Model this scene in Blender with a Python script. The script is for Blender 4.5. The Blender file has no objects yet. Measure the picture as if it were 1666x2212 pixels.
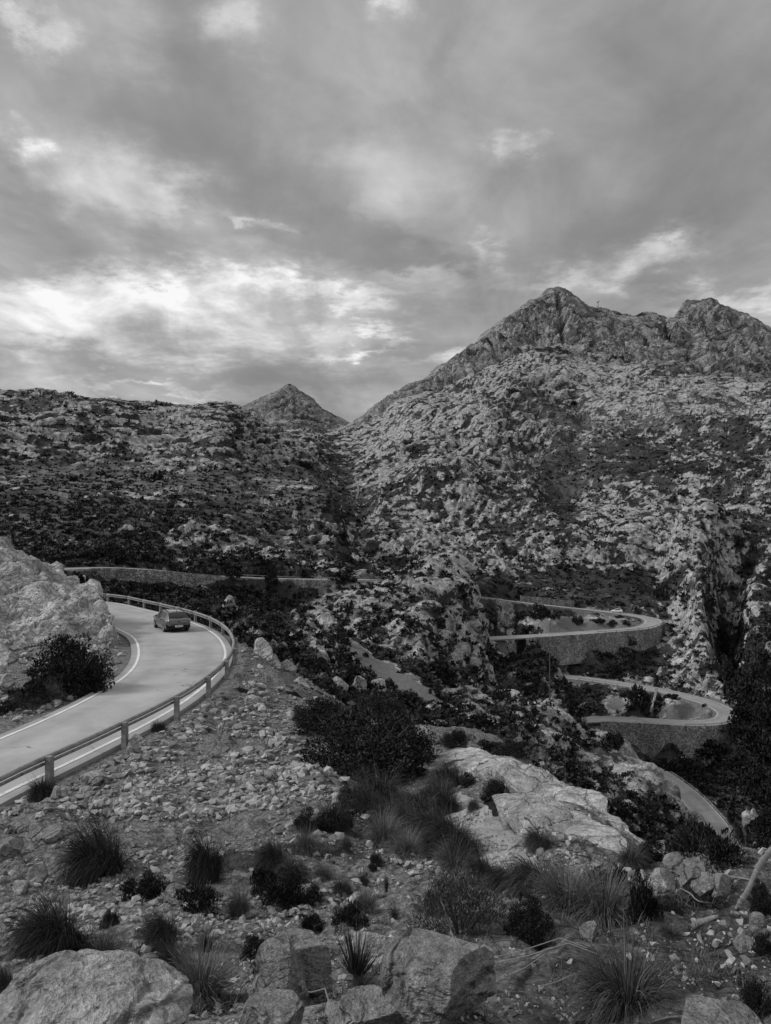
import bpy, math, random
import numpy as np
from mathutils import Vector, Matrix
rng = np.random.default_rng(7); random.seed(7)
F, CX, CY = 1664.0, 833.0, 1106.0
SC = bpy.context.scene; COL = SC.collection
R = math.radians

# ------------------------------------------------------------------ numpy noise
def _h(ix, iy, iz, seed):
    h = (ix.astype(np.uint32)*np.uint32(374761393) + iy.astype(np.uint32)*np.uint32(668265263)
         + iz.astype(np.uint32)*np.uint32(2147483647 - 362437) + np.uint32(seed*974711 & 0xffffffff))
    h = (h ^ (h >> np.uint32(13)))*np.uint32(1274126177)
    h = (h ^ (h >> np.uint32(15)))*np.uint32(2246822519)
    return h ^ (h >> np.uint32(16))
_G = np.array([(a, b, c) for a in (-1, 0, 1) for b in (-1, 0, 1) for c in (-1, 0, 1) if abs(a)+abs(b)+abs(c) == 2] +
              [(1, 1, 0), (-1, 1, 0), (0, -1, 1), (0, -1, -1)], np.float32)
def perlin(x, y, z, seed=0):
    out = np.empty(x.shape, np.float32)
    xf, yf, zf = x.ravel(), y.ravel(), z.ravel(); o = out.ravel()
    for s in range(0, xf.size, 300000):
        e = s+300000
        a, b, c = xf[s:e], yf[s:e], zf[s:e]
        i0, j0, k0 = np.floor(a), np.floor(b), np.floor(c)
        fx, fy, fz = (a-i0).astype(np.float32), (b-j0).astype(np.float32), (c-k0).astype(np.float32)
        i0, j0, k0 = i0.astype(np.int64), j0.astype(np.int64), k0.astype(np.int64)
        ux, uy, uz = [t*t*t*(t*(t*6-15)+10) for t in (fx, fy, fz)]
        acc = 0
        for dx in (0, 1):
            wx = ux if dx else 1-ux
            for dy in (0, 1):
                wy = uy if dy else 1-uy
                for dz in (0, 1):
                    wz = uz if dz else 1-uz
                    g = _G[_h(i0+dx, j0+dy, k0+dz, seed) & 15]
                    acc = acc + wx*wy*wz*(g[:, 0]*(fx-dx)+g[:, 1]*(fy-dy)+g[:, 2]*(fz-dz))
        o[s:e] = acc
    return o.reshape(x.shape)
def fbm(x, y, z, lam, octv=4, seed=0, gain=.5):
    t = 0; a = 1.0; n = 0
    for k in range(octv):
        t = t + a*perlin(x/lam, y/lam, z/lam, seed+k*17); n += a; lam = lam/2.03; a *= gain
    return t/n*1.6
def sst(a, b, x):
    t = np.clip((x-a)/(b-a), 0, 1); return t*t*(3-2*t)

# ------------------------------------------------------------------ mesh helpers
def np_mesh(name, co, quads=None, tris=None, mat=None, attrs=None, smooth=False, parent=None, link=True):
    me = bpy.data.meshes.new(name)
    co = np.asarray(co, np.float32)
    fl = []; st = []; n = 0; tot = []
    if quads is not None and len(quads):
        q = np.asarray(quads, np.int32); fl.append(q.ravel()); st.append(np.arange(len(q))*4); tot.append(np.full(len(q), 4)); n = len(q)*4
    if tris is not None and len(tris):
        t = np.asarray(tris, np.int32); fl.append(t.ravel()); st.append(n+np.arange(len(t))*3); tot.append(np.full(len(t), 3))
    fl = np.concatenate(fl).astype(np.int32); st = np.concatenate(st).astype(np.int32)
    me.vertices.add(len(co)); me.vertices.foreach_set('co', co.ravel())
    me.loops.add(len(fl)); me.loops.foreach_set('vertex_index', fl)
    me.polygons.add(len(st)); me.polygons.foreach_set('loop_start', st)
    try: me.polygons.foreach_set('loop_total', np.concatenate(tot).astype(np.int32))
    except Exception: pass
    me.polygons.foreach_set('use_smooth', np.full(len(st), smooth, bool))
    me.update(calc_edges=True)
    for k, v in (attrs or {}).items():
        a = me.attributes.new(k, 'FLOAT', 'POINT'); a.data.foreach_set('value', np.asarray(v, np.float32).ravel())
    if mat: me.materials.append(mat)
    o = bpy.data.objects.new(name, me)
    if link: COL.objects.link(o)
    if parent: o.parent = parent
    return o
def grid_quads(nr, nc):
    i = np.arange(nr-1)[:, None]*nc + np.arange(nc-1)[None, :]
    return np.stack([i, i+1, i+1+nc, i+nc], -1).reshape(-1, 4)
def tag(o, label=None, cat=None, group=None, kind=None):
    if label: o['label'] = label
    if cat: o['category'] = cat
    if group: o['group'] = group
    if kind: o['kind'] = kind
    return o
def empty(name, loc=(0, 0, 0), rz=0):
    o = bpy.data.objects.new(name, None); o.location = loc; o.rotation_euler = (0, 0, rz); o.empty_display_size = .2
    COL.objects.link(o); return o
class MB:
    def __init__(s): s.v = []; s.f = []
    def add(s, vs, fs):
        n = len(s.v); s.v += [tuple(v) for v in vs]; s.f += [tuple(n+i for i in f) for f in fs]; return s
    def box(s, c, size, rz=0, taper=1, rot=None):
        x, y, z = [a/2 for a in size]; M = rot or Matrix.Rotation(rz, 3, 'Z'); vs = []
        for k, t in ((-1, 1), (1, taper)):
            for a, b in ((-1, -1), (1, -1), (1, 1), (-1, 1)): vs.append(M @ Vector((a*x*t, b*y*t, k*z)) + Vector(c))
        return s.add(vs, [(3, 2, 1, 0), (4, 5, 6, 7), (0, 1, 5, 4), (1, 2, 6, 5), (2, 3, 7, 6), (3, 0, 4, 7)])
    def tube(s, pts, radii, n=8, cap=True):
        pts = [Vector(p) for p in pts]; vs = []; fs = []
        if not hasattr(radii, '__len__'): radii = [radii]*len(pts)
        up = Vector((0.13, .07, 1)).normalized()
        for i, p in enumerate(pts):
            t = (pts[min(i+1, len(pts)-1)]-pts[max(i-1, 0)]).normalized()
            a = t.cross(up); a = a.normalized() if a.length > 1e-3 else t.cross(Vector((1, 0, 0))).normalized(); b = t.cross(a)
            for k in range(n):
                an = 2*math.pi*k/n; vs.append(p + (a*math.cos(an)+b*math.sin(an))*radii[i])
        for i in range(len(pts)-1):
            for k in range(n): fs.append((i*n+k, i*n+(k+1) % n, (i+1)*n+(k+1) % n, (i+1)*n+k))
        if cap: fs += [tuple(range(n-1, -1, -1)), tuple((len(pts)-1)*n+k for k in range(n))]
        return s.add(vs, fs)
    def build(s, name, mat, parent=None, smooth=False, bevel=0):
        me = bpy.data.meshes.new(name); me.from_pydata([tuple(v) for v in s.v], [], s.f); me.update()
        if smooth:
            for p in me.polygons: p.use_smooth = True
        me.materials.append(mat); o = bpy.data.objects.new(name, me); COL.objects.link(o)
        if parent: o.parent = parent
        if bevel:
            m = o.modifiers.new('b', 'BEVEL'); m.width = bevel; m.segments = 2; m.limit_method = 'ANGLE'
        return o

# ------------------------------------------------------------------ material helpers
class NT:
    def __init__(s, tree): s.t = tree
    def n(s, typ, props=None, **inp):
        nd = s.t.nodes.new(typ)
        for k, v in (props or {}).items(): setattr(nd, k, v)
        for k, v in inp.items():
            key = int(k[1:]) if k[0] == '_' else k.replace('_', ' ')
            if isinstance(v, bpy.types.NodeSocket): s.t.links.new(v, nd.inputs[key])
            else: nd.inputs[key].default_value = v
        return nd
    def m(s, op, a, b=0.0, c=0.0, clamp=False): return s.n('ShaderNodeMath', dict(operation=op, use_clamp=clamp), _0=a, _1=b, _2=c).outputs[0]
    def noise(s, vec, scale, detail=4, rough=.55, dist=0.0, typ='FBM'):
        nd = s.n('ShaderNodeTexNoise', dict(noise_type=typ), Vector=vec, Scale=scale, Detail=detail, Roughness=rough, Distortion=dist); return nd.outputs[0]
    def vor(s, vec, scale, feat='F1', rnd=1.0):
        nd = s.n('ShaderNodeTexVoronoi', dict(feature=feat), Vector=vec, Scale=scale, Randomness=rnd); return nd
    def rng(s, v, a, b, c, d, smooth=False):
        return s.n('ShaderNodeMapRange', dict(interpolation_type='SMOOTHSTEP' if smooth else 'LINEAR'), Value=v, From_Min=a, From_Max=b, To_Min=c, To_Max=d).outputs[0]
    def mix(s, f, a, b):
        nd = s.n('ShaderNodeMix', dict(data_type='FLOAT'), _0=f, _2=a, _3=b); return nd.outputs[0]
    def attr(s, name): return s.n('ShaderNodeAttribute', dict(attribute_name=name)).outputs['Fac']
def new_mat(name):
    m = bpy.data.materials.new(name); m.use_nodes = True; m.node_tree.nodes.clear()
    N = NT(m.node_tree); out = N.n('ShaderNodeOutputMaterial'); b = N.n('ShaderNodeBsdfPrincipled', None, Roughness=.9)
    b.inputs['Specular IOR Level'].default_value = .0
    m.node_tree.links.new(b.outputs[0], out.inputs[0]); N.b = b; N.L = m.node_tree.links
    N.obj = N.n('ShaderNodeTexCoord').outputs['Object']; return m, N
def setcol(N, val):
    c = N.n('ShaderNodeCombineColor', None, Red=val, Green=val, Blue=val).outputs[0]; N.L.new(c, N.b.inputs['Base Color'])
def bump(N, h, strength, dist, prev=None):
    nd = N.n('ShaderNodeBump', None, Strength=strength, Distance=dist, Height=h)
    if prev: N.L.new(prev, nd.inputs['Normal'])
    return nd.outputs[0]
def plain(name, v, rough=.8, metal=0, spec=.3, noise=.0, scale=8, bmp=0):
    m, N = new_mat(name); N.b.inputs['Roughness'].default_value = rough; N.b.inputs['Metallic'].default_value = metal
    N.b.inputs['Specular IOR Level'].default_value = spec
    if noise:
        n = N.noise(N.obj, scale, 6, .65); setcol(N, N.rng(n, .25, .75, v*(1-noise), v*(1+noise)))
        if bmp: N.L.new(bump(N, n, bmp, .05), N.b.inputs['Normal'])
    else: N.b.inputs['Base Color'].default_value = (v, v, v, 1)
    return m

def rock_mat(name, lo, hi, dark, scale=1.0, attrs=False, fine=1.0):
    """weathered grey limestone; with attrs the terrain's own veg / soil attributes choose the cover"""
    m, N = new_mat(name); o = N.obj
    n1 = N.noise(o, .35*scale, 9, .68, .4); n2 = N.noise(o, 2.6*scale, 8, .7, .2); n3 = N.noise(o, 14*scale, 4, .6)
    v = N.rng(n1, .38, .63, lo, hi); v = N.m('MULTIPLY', v, N.rng(n2, .36, .64, .66, 1.3)); v = N.m('MULTIPLY', v, N.rng(n3, .36, .64, .76, 1.22))
    st = N.rng(N.noise(o, 1.1*scale, 7, .75, 1.2), .54, .62, 0, 1, True); v = N.mix(N.m('MULTIPLY', st, .55), v, dark)
    li = N.rng(N.noise(o, 6*scale, 3, .6, .5), .66, .7, 0, 1, True); v = N.mix(N.m('MULTIPLY', li, .6), v, hi*1.25)
    n4 = N.noise(o, 55*scale, 3, .65); v = N.m('MULTIPLY', v, N.rng(n4, .36, .64, .78, 1.2))
    h = N.m('ADD', N.m('ADD', N.m('MULTIPLY', n2, .6), N.m('MULTIPLY', n3, .3*fine)), N.m('MULTIPLY', n4, .08*fine))
    crk = N.vor(N.n('ShaderNodeVectorMath', dict(operation='ADD'), _0=o, _1=N.n('ShaderNodeVectorMath', dict(operation='SCALE'), _0=N.n('ShaderNodeTexNoise', None, Vector=o, Scale=1.3*scale, Detail=4).outputs[1], Scale=.7/scale).outputs[0]).outputs[0], .9*scale, 'DISTANCE_TO_EDGE').outputs['Distance']
    h = N.m('ADD', h, N.m('MULTIPLY', N.rng(crk, 0, .07, 0, 1, True), .5))
    if attrs:
        veg = N.attr('veg'); soil = N.attr('soil')
        vn = N.m('ADD', N.m('MULTIPLY', N.noise(o, .8, 7, .75), .5), N.m('MULTIPLY', N.noise(o, .22, 4, .7), .5)); vn2 = N.noise(o, .16, 5, .6)
        vm = N.rng(N.m('ADD', veg, N.m('MULTIPLY', N.m('SUBTRACT', vn, .5), 2.3)), .42, .54, 0, 1, True)  # plant cover; its fine noise also paints crevice shade into the rock colour
        vcol = N.m('MULTIPLY', N.rng(vn, .3, .7, .016, .06), N.rng(vn2, .35, .65, .6, 1.6)); vcol = N.m('MULTIPLY', vcol, N.rng(N.attr('grass'), 0, 1, 1, 3.4))
        sn = N.noise(o, 5, 8, .7); sv = N.vor(o, 9.0); sv2 = N.vor(o, 28.0)
        scol = N.m('MULTIPLY', N.rng(sn, .3, .7, .22, .48), N.m('MULTIPLY', N.rng(sv.outputs['Distance'], 0, .7, 1.25, .6), N.rng(sv2.outputs['Distance'], 0, .7, 1.2, .75)))
        sm = N.rng(N.m('ADD', soil, N.m('MULTIPLY', N.m('SUBTRACT', vn, .5), .7)), .4, .6, 0, 1, True)
        scol = N.m('MULTIPLY', scol, N.rng(N.attr('dirt'), 0, 1, 1, .42)); v = N.mix(sm, v, scol); v = N.mix(vm, v, vcol)
        h = N.m('ADD', h, N.m('MULTIPLY', sm, N.m('MULTIPLY', N.m('ADD', sv.outputs['Distance'], N.m('MULTIPLY', sv2.outputs['Distance'], .4)), -.35)))
    setcol(N, v); N.L.new(bump(N, h, 1.0, .26/scale), N.b.inputs['Normal'])
    return m
def leaf_mat(name, lo, hi):
    m, N = new_mat(name); g = N.n('ShaderNodeNewGeometry')
    r = N.m('MULTIPLY', N.rng(g.outputs['Random Per Island'], 0, 1, lo, hi), N.rng(N.n('ShaderNodeObjectInfo').outputs['Random'], 0, 1, .75, 1.3))
    setcol(N, r); N.b.inputs['Roughness'].default_value = .7
    return m
M = {}
M['terrain'] = rock_mat('limestone terrain', .18, .62, .09, 1.0, True)
M['rock'] = rock_mat('limestone boulder', .28, .68, .13, 1.6)
M['rockgrey'] = rock_mat('grey limestone block', .22, .42, .12, 2.2)
M['mount'] = rock_mat('mountain limestone', .13, .44, .06, .05, True, 1)

M['leaf'] = leaf_mat('dark evergreen leaf', .010, .06)
M['leafgrey'] = leaf_mat('grey green leaf', .03, .12)
def scrub_mat():
    m, N = new_mat('hill scrub'); g = N.n('ShaderNodeNewGeometry'); setcol(N, N.m('MULTIPLY', N.rng(g.outputs['Random Per Island'], 0, 1, .011, .045), N.attr('tone'))); N.b.inputs['Roughness'].default_value = .7; return m
M['scrub'] = scrub_mat()
M['blade'] = leaf_mat('grass blade', .018, .11)
M['bladel'] = leaf_mat('dry grass blade', .035, .2)
M['straw'] = plain('dry straw', .22, .8, 0, .2, .2, 20)
M['wood'] = plain('weathered wood', .24, .85, 0, .2, .5, 5, .3)
M['woodtop'] = plain('bleached rail wood', .27, .85, 0, .2, .4, 4, .3)
M['bark'] = plain('bark', .09, .9, 0, .2, .4, 8, .4)
M['dead'] = plain('dead branch wood', .22, .85, 0, .2, .4, 9, .4)
def paint_mat():
    m, N = new_mat('worn road line paint'); w = N.rng(N.noise(N.obj, 7, 7, .75), .36, .46, 0, 1, True); setcol(N, N.mix(w, .42, N.rng(N.noise(N.obj, 1.5, 4), .3, .7, .66, .84))); return m
M['paint'] = paint_mat()
M['metal'] = plain('dull metal', .22, .5, .6, .4)
M['white'] = plain('white paint', .8, .5)
M['black'] = plain('black rubber', .015, .8)
def stone_mat():
    m, N = new_mat('gravel stone'); g = N.n('ShaderNodeNewGeometry'); n = N.noise(N.obj, 9, 6, .7)
    setcol(N, N.m('MULTIPLY', N.rng(g.outputs['Random Per Island'], 0, 1, .16, .46), N.rng(n, .3, .7, .7, 1.3))); N.L.new(bump(N, n, .5, .03), N.b.inputs['Normal']); return m
M['stone'] = stone_mat()
def road_mat(k=1.0):
    m, N = new_mat('old asphalt'); o = N.obj
    n = N.noise(o, .22, 6, .6, .6); f = N.noise(o, 30, 3, .6); p = N.noise(o, 1.3, 5, .6)
    v = N.m('MULTIPLY', N.rng(n, .36, .64, .37*k, .475*k), N.m('MULTIPLY', N.rng(f, .3, .7, .88, 1.12), N.rng(p, .3, .7, .93, 1.06)))
    wv = N.n('ShaderNodeVectorMath', dict(operation='ADD'), _0=o, _1=N.n('ShaderNodeVectorMath', dict(operation='SCALE'), _0=N.n('ShaderNodeTexNoise', None, Vector=o, Scale=.5, Detail=6).outputs[1], Scale=4.).outputs[0]).outputs[0]
    c = N.vor(wv, .16, 'DISTANCE_TO_EDGE').outputs['Distance']
    ck = N.m('MULTIPLY', N.rng(c, .0, .009, 1, 0, True), N.rng(N.noise(o, .4, 2), .45, .6, 0, .7, True)); v = N.mix(ck, v, .1)
    tr = N.attr('track'); v = N.m('MULTIPLY', v, N.rng(N.m('MULTIPLY', tr, N.rng(N.noise(o, .5, 5, .6), .35, .6, .3, 1)), 0, 1, 1.0, .8)); v = N.m('MULTIPLY', v, N.rng(N.noise(o, .09, 5, .65), .56, .6, 1.0, .9, True)); v = N.m('MULTIPLY', v, N.rng(N.attr('edge'), 0, 1, 1, .78))
    setcol(N, v); N.L.new(bump(N, f, .35, .01), N.b.inputs['Normal']); return m
M['road'] = road_mat(); M['roadfar'] = road_mat(.8)
def wall_mat(name, lo, hi, sc):
    m, N = new_mat(name); o = N.obj
    wv = N.n('ShaderNodeVectorMath', dict(operation='ADD'), _0=o, _1=N.n('ShaderNodeVectorMath', dict(operation='SCALE'), _0=N.n('ShaderNodeTexNoise', None, Vector=o, Scale=2., Detail=3).outputs[1], Scale=.25).outputs[0]).outputs[0]
    a = N.vor(wv, sc); e = N.vor(wv, sc, 'DISTANCE_TO_EDGE').outputs['Distance']
    bw = N.n('ShaderNodeRGBToBW', None, Color=a.outputs['Color']).outputs[0]
    st = N.n('ShaderNodeMapping', None, Vector=o, Scale=(.5, .5, .06)).outputs[0]
    v = N.m('MULTIPLY', N.rng(bw, .2, .8, lo, hi), N.rng(N.noise(o, .25, 5, .65), .3, .7, .7, 1.3)); v = N.m('MULTIPLY', v, N.rng(N.noise(st, 1, 4, .6), .35, .7, .75, 1.35))
    v = N.mix(N.rng(e, .02, .09, .75, 0, True), v, .05)
    setcol(N, v); N.L.new(bump(N, N.rng(e, 0, .25, 0, 1, True), .9, .15), N.b.inputs['Normal']); return m
M['wall'] = wall_mat('dry stone masonry', .2, .46, 2.3)

# ------------------------------------------------------------------ geometry from sight lines
def P(u, v, d): return np.array([(u-CX)/F*d, d, (CY-v)/F*d])
class RBF:
    def __init__(s, pts, a=4.0, b=1.6, c=.12, lam=1e-4):
        p = np.array(pts, float); s.a, s.b, s.c = a, b, c
        s.X = np.stack([(p[:, 0]-CX)/F*a, np.log(p[:, 2])*b], 1); y = (CY-p[:, 1])/F
        n = len(y); D = s.phi(s.X, s.X) - lam*np.eye(n)*8
        A = np.zeros((n+3, n+3)); A[:n, :n] = D; A[:n, n] = 1; A[:n, n+1:] = s.X; A[n:, :n] = A[:n, n:].T
        s.w = np.linalg.solve(A, np.concatenate([y, [0, 0, 0]]))
    def phi(s, A, B):
        r2 = ((A[:, None, :]-B[None, :, :])**2).sum(-1); return np.sqrt(r2+s.c**2)
    def __call__(s, U, L):
        q = np.stack([U.ravel()*s.a, L.ravel()*s.b], 1); o = np.empty(len(q)); n = len(s.X)
        for k in range(0, len(q), 20000):
            Q = q[k:k+20000]; o[k:k+20000] = s.phi(Q, s.X) @ s.w[:n] + s.w[n] + Q @ s.w[n+1:]
        return o.reshape(U.shape)
def up(G, nu, nl):
    """bilinear upsample of a coarse (L,U) grid"""
    a = np.linspace(0, G.shape[0]-1, nl); b = np.linspace(0, G.shape[1]-1, nu)
    i = np.minimum(a.astype(int), G.shape[0]-2); j = np.minimum(b.astype(int), G.shape[1]-2); fa = (a-i)[:, None]; fb = (b-j)[None, :]
    return (G[i][:, j]*(1-fa)*(1-fb)+G[i+1][:, j]*fa*(1-fb)+G[i][:, j+1]*(1-fa)*fb+G[i+1][:, j+1]*fa*fb)

# ------------------------------------------------------------------ roads (x, y, z, half width)
def catmull(P_, step):
    P_ = np.array(P_, float); out = []
    for i in range(len(P_)-1):
        p0, p1, p2, p3 = P_[max(i-1, 0)], P_[i], P_[i+1], P_[min(i+2, len(P_)-1)]
        n = max(2, int(np.linalg.norm((p2-p1)[:3])/step))
        for t in np.arange(n)/n:
            out.append(.5*((2*p1)+(p2-p0)*t+(2*p0-5*p1+4*p2-p3)*t*t+(-p0+3*p1-3*p2+p3)*t**3))
    out.append(P_[-1]); return np.array(out)
def zr(d): return -7.5-.02*d
def rp(u, v):
    d = 7.5/((v-CY)/F-.02); return np.array([(u-CX)/F*d, d, zr(d)])
inner = [rp(*p) for p in ((0, 1596), (83, 1561), (160, 1525), (213, 1496), (253, 1473), (280, 1450), (295, 1425), (297, 1401), (290, 1381), (277, 1370), (266, 1365))]
inner = [np.array([-14.6, 20, -7.9]), np.array([-14.2, 24, -7.98])] + inner + [np.array([-22.5, 60.5, -8.7]), np.array([-31, 68, -8.9]), np.array([-42, 77, -9.1]), np.array([-52, 90, -9.4])]
outer = [rp(*p) for p in ((0, 1720), (77, 1685), (133, 1661), (207, 1621), (277, 1588), (333, 1558), (400, 1518), (450, 1478), (480, 1445), (490, 1418), (488, 1401), (477, 1381), (457, 1365), (430, 1351), (397, 1340), (333, 1323), (290, 1313), (253, 1305))]
outer = [np.array([-11.9, 14, -7.8]), np.array([-11.2, 17.5, -7.85])] + outer + [np.array([-36, 83, -9.15]), np.array([-46, 95, -9.4])]
def resamp(p, n):
    p = catmull(p, .3); s = np.concatenate([[0], np.cumsum(np.linalg.norm(np.diff(p[:, :2], axis=0), axis=1))]); t = np.linspace(0, s[-1], n)
    return np.stack([np.interp(t, s, p[:, k]) for k in range(3)], 1)
NI, NO = resamp(inner, 240), resamp(outer, 240)
_c = (NI+NO)/2; _li, _lo = resamp(inner, 1500), resamp(outer, 1500)
def _near(p, l): i = np.argmin(((p[:, None, :2]-l[None, :, :2])**2).sum(-1), 1); return l[i]
for _ in range(8):
    a_, b_ = _near(_c, _li), _near(_c, _lo); da, db = np.linalg.norm((a_-_c)[:, :2], axis=1), np.linalg.norm((b_-_c)[:, :2], axis=1)
    _c = _c+(b_-_c)/np.maximum(db, 1e-6)[:, None]*((db-da)/2)[:, None]*.8; k_ = np.ones(9)/9
    for q_ in range(3): _c[4:-4, q_] = np.convolve(_c[:, q_], k_, 'valid')
_c = resamp(_c[6:-10], 230); a_, b_ = _near(_c, _li), _near(_c, _lo)
_w = (np.linalg.norm((a_-_c)[:, :2], axis=1)+np.linalg.norm((b_-_c)[:, :2], axis=1))/2; _w = np.convolve(np.pad(_w, 6, 'edge'), np.ones(13)/13, 'valid')
_c[:, 2] = zr(_c[:, 1]); NEAR = np.concatenate([_c, _w[:, None]+.35], 1)
def R_(pts, hw): return catmull([np.append(P(*p), hw) for p in pts], 1.0)
R2 = R_([(60, 1232, 140), (163, 1228, 150), (246, 1227, 156), (338, 1232, 161), (416, 1239, 166), (488, 1245, 172), (600, 1250, 182), (700, 1252, 190), (768, 1252, 196), (830, 1253, 208), (900, 1259, 230)], 3.0)
R3 = R_([(900, 1262, 235), (950, 1271, 252), (1010, 1284, 270), (1110, 1299, 280), (1194, 1308.5, 284), (1260, 1316, 287), (1320, 1322.5, 288), (1364, 1328.5, 286), (1398, 1335, 282.5), (1412, 1343, 277.5), (1402, 1352, 272.5), (1375, 1358, 269), (1330, 1362, 266), (1244, 1368, 262), (1177, 1372.5, 259), (1110, 1376, 256), (1045, 1379.5, 253), (985, 1385, 250)], 3.1)
R4 = R_([(1090, 1452, 258), (1174, 1457, 255), (1267, 1466.5, 250), (1337, 1476.5, 246), (1397, 1486, 242), (1444, 1495, 238), (1494, 1507, 233), (1541, 1522, 226.5), (1571, 1540, 220), (1566, 1554, 215.5), (1535, 1561, 213.5), (1477, 1562, 214), (1377, 1556, 217), (1297, 1553.5, 220), (1240, 1556, 221)], 3.1)
R5 = catmull([(48, 205, -64, 3.1), (57, 202, -64.2, 3.1), (64.5, 197, -64.6, 3.1), (68.3, 191.5, -65.2, 3.1), (70.6, 182, -66.1, 3.1), (71.2, 174, -66.9, 3.1), (71.1, 167.5, -67.5, 3.1), (70.4, 162, -68, 3.1), (68.5, 152, -68.8, 3.1), (64, 138, -70, 3.1)], 1.0)
_a3 = int(np.argmax(R3[:, 0]/R3[:, 1])); _a4 = int(np.argmax(R4[:, 0]/R4[:, 1]))
_u2 = lambda u: int(np.argmin(np.abs(CX+R2[:, 0]/R2[:, 1]*F-u)))
ROADS = [(NEAR, 3., 1.3), *[(R2[i_:j_], 5., b_) for i_, j_, b_ in ((0, _u2(170), 3.), (_u2(170), _u2(470)+1, 1.2), (_u2(470), _u2(600)+1, 3.), (_u2(600), _u2(705)+1, 1.2), (_u2(705), len(R2), 3.))], (R3[:_a3+1], 5, 2.), (R3[_a3:], 1., 2.), (R4[:_a4+1], 5, 2.), (R4[_a4:], 1., 2.), (R5, 1.5, 3)]   # polyline, blend on its left, blend on its right

# ------------------------------------------------------------------ terrain control points (u, v, distance)
C = []
def c(*a): C.extend(a)
# foreground shelf the viewer stands on
for u in (-500, -200, 100, 500, 833, 1200, 1500, 1800, 2100): c((u, 2500, 1.2), (u, 2300, 2.0))
c((833, 2205, 3), (400, 2205, 3.6), (0, 2205, 4), (-300, 2205, 4), (1200, 2205, 3), (1500, 2205, 3), (1666, 2205, 3.2), (1950, 2180, 3.4))
c((833, 2130, 4.4), (833, 2050, 6), (833, 1950, 9), (833, 1850, 13), (600, 2100, 5.2), (600, 2000, 8), (600, 1900, 11), (600, 1800, 15.5), (600, 1700, 20.5),
  (300, 2150, 4.8), (300, 2000, 8), (300, 1920, 10.5), (300, 1850, 13), (300, 1770, 16.5), (100, 2100, 5.4), (100, 1950, 9), (100, 1800, 15.5), (100, 1720, 20.8), (-150, 2100, 5.4), (-200, 1950, 9), (-200, 1800, 15), (-250, 1740, 18.5),
  (1000, 2080, 5.0), (1000, 1950, 8.3), (1000, 1870, 11.5), (1000, 1790, 15), (1000, 1720, 19), (1000, 1660, 23), (900, 1750, 18.5), (900, 1690, 23), (900, 1640, 28),
  (1150, 2080, 4.6), (1150, 2000, 6.3), (1150, 1920, 8.6), (1130, 1850, 11.3), (1130, 1780, 14), (1130, 1710, 17),
  (1300, 2100, 4.2), (1300, 1980, 6.1), (1300, 1900, 8.4), (1320, 1850, 10.5), (1280, 1800, 12.5), (1270, 1745, 15),
  (1450, 2100, 4), (1450, 1990, 5.9), (1450, 1900, 8), (1440, 1870, 9.2), (1390, 1855, 11), (1400, 1845, 13),
  (1560, 2100, 4), (1560, 1980, 5.9), (1560, 1880, 8.2), (1560, 1860, 9), (1660, 2050, 4.3), (1660, 1950, 6.2), (1660, 1870, 8.2), (1660, 1850, 9), (1900, 2000, 5), (1900, 1870, 8), (2100, 1900, 7))
# gravel slope below the road
c((400, 1635, 25.5), (480, 1560, 31), (560, 1470, 40), (530, 1410, 46.5), (545, 1400, 50), (640, 1510, 42), (600, 1600, 29), (690, 1620, 28), (700, 1700, 20.8), (500, 1690, 21.3), (320, 1700, 21.2), (720, 1540, 36), (780, 1600, 29.5), (850, 1610, 29))
# behind the gravel crest: down into the gully
c((560, 1420, 60), (620, 1430, 80), (640, 1412, 100), (700, 1440, 95), (560, 1400, 90), (600, 1370, 130), (500, 1370, 100), (480, 1390, 70), (420, 1350, 110), (330, 1330, 110), (400, 1310, 135), (330, 1290, 145), (500, 1300, 155), (600, 1330, 150), (600, 1285, 178), (250, 1280, 130), (250, 1262, 150), (400, 1272, 163), (490, 1272, 170), (180, 1290, 100), (300, 1340, 90), (400, 1362, 80), (150, 1262, 140), (240, 1320, 82))
c((720, 1500, 60), (740, 1478, 90), (800, 1548, 70), (820, 1508, 95), (860, 1572, 48), (900, 1572, 60), (900, 1545, 85))
# gully floor with the scree strip
c((640, 1345, 150), (700, 1372, 140), (780, 1410, 128), (840, 1450, 120), (900, 1490, 112), (970, 1528, 107), (1040, 1562, 103), (1120, 1612, 100), (1250, 1720, 92), (1400, 1850, 88), (1560, 1960, 85), (1750, 2000, 85))
# near bank of the gully seen beyond the slabs
c((960, 1585, 50), (1000, 1580, 65), (1040, 1596, 50), (1040, 1582, 72), (1040, 1625, 30), (1100, 1650, 27), (1100, 1630, 50), (1180, 1745, 30), (1180, 1720, 55), (1280, 1820, 30), (1280, 1790, 55), (1400, 1960, 25), (1400, 1950, 50), (1500, 1960, 18), (1500, 2060, 35), (1500, 2010, 60), (1640, 1960, 16), (1640, 2060, 35), (1700, 2020, 60), (1950, 1950, 20), (2000, 2000, 50))
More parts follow.
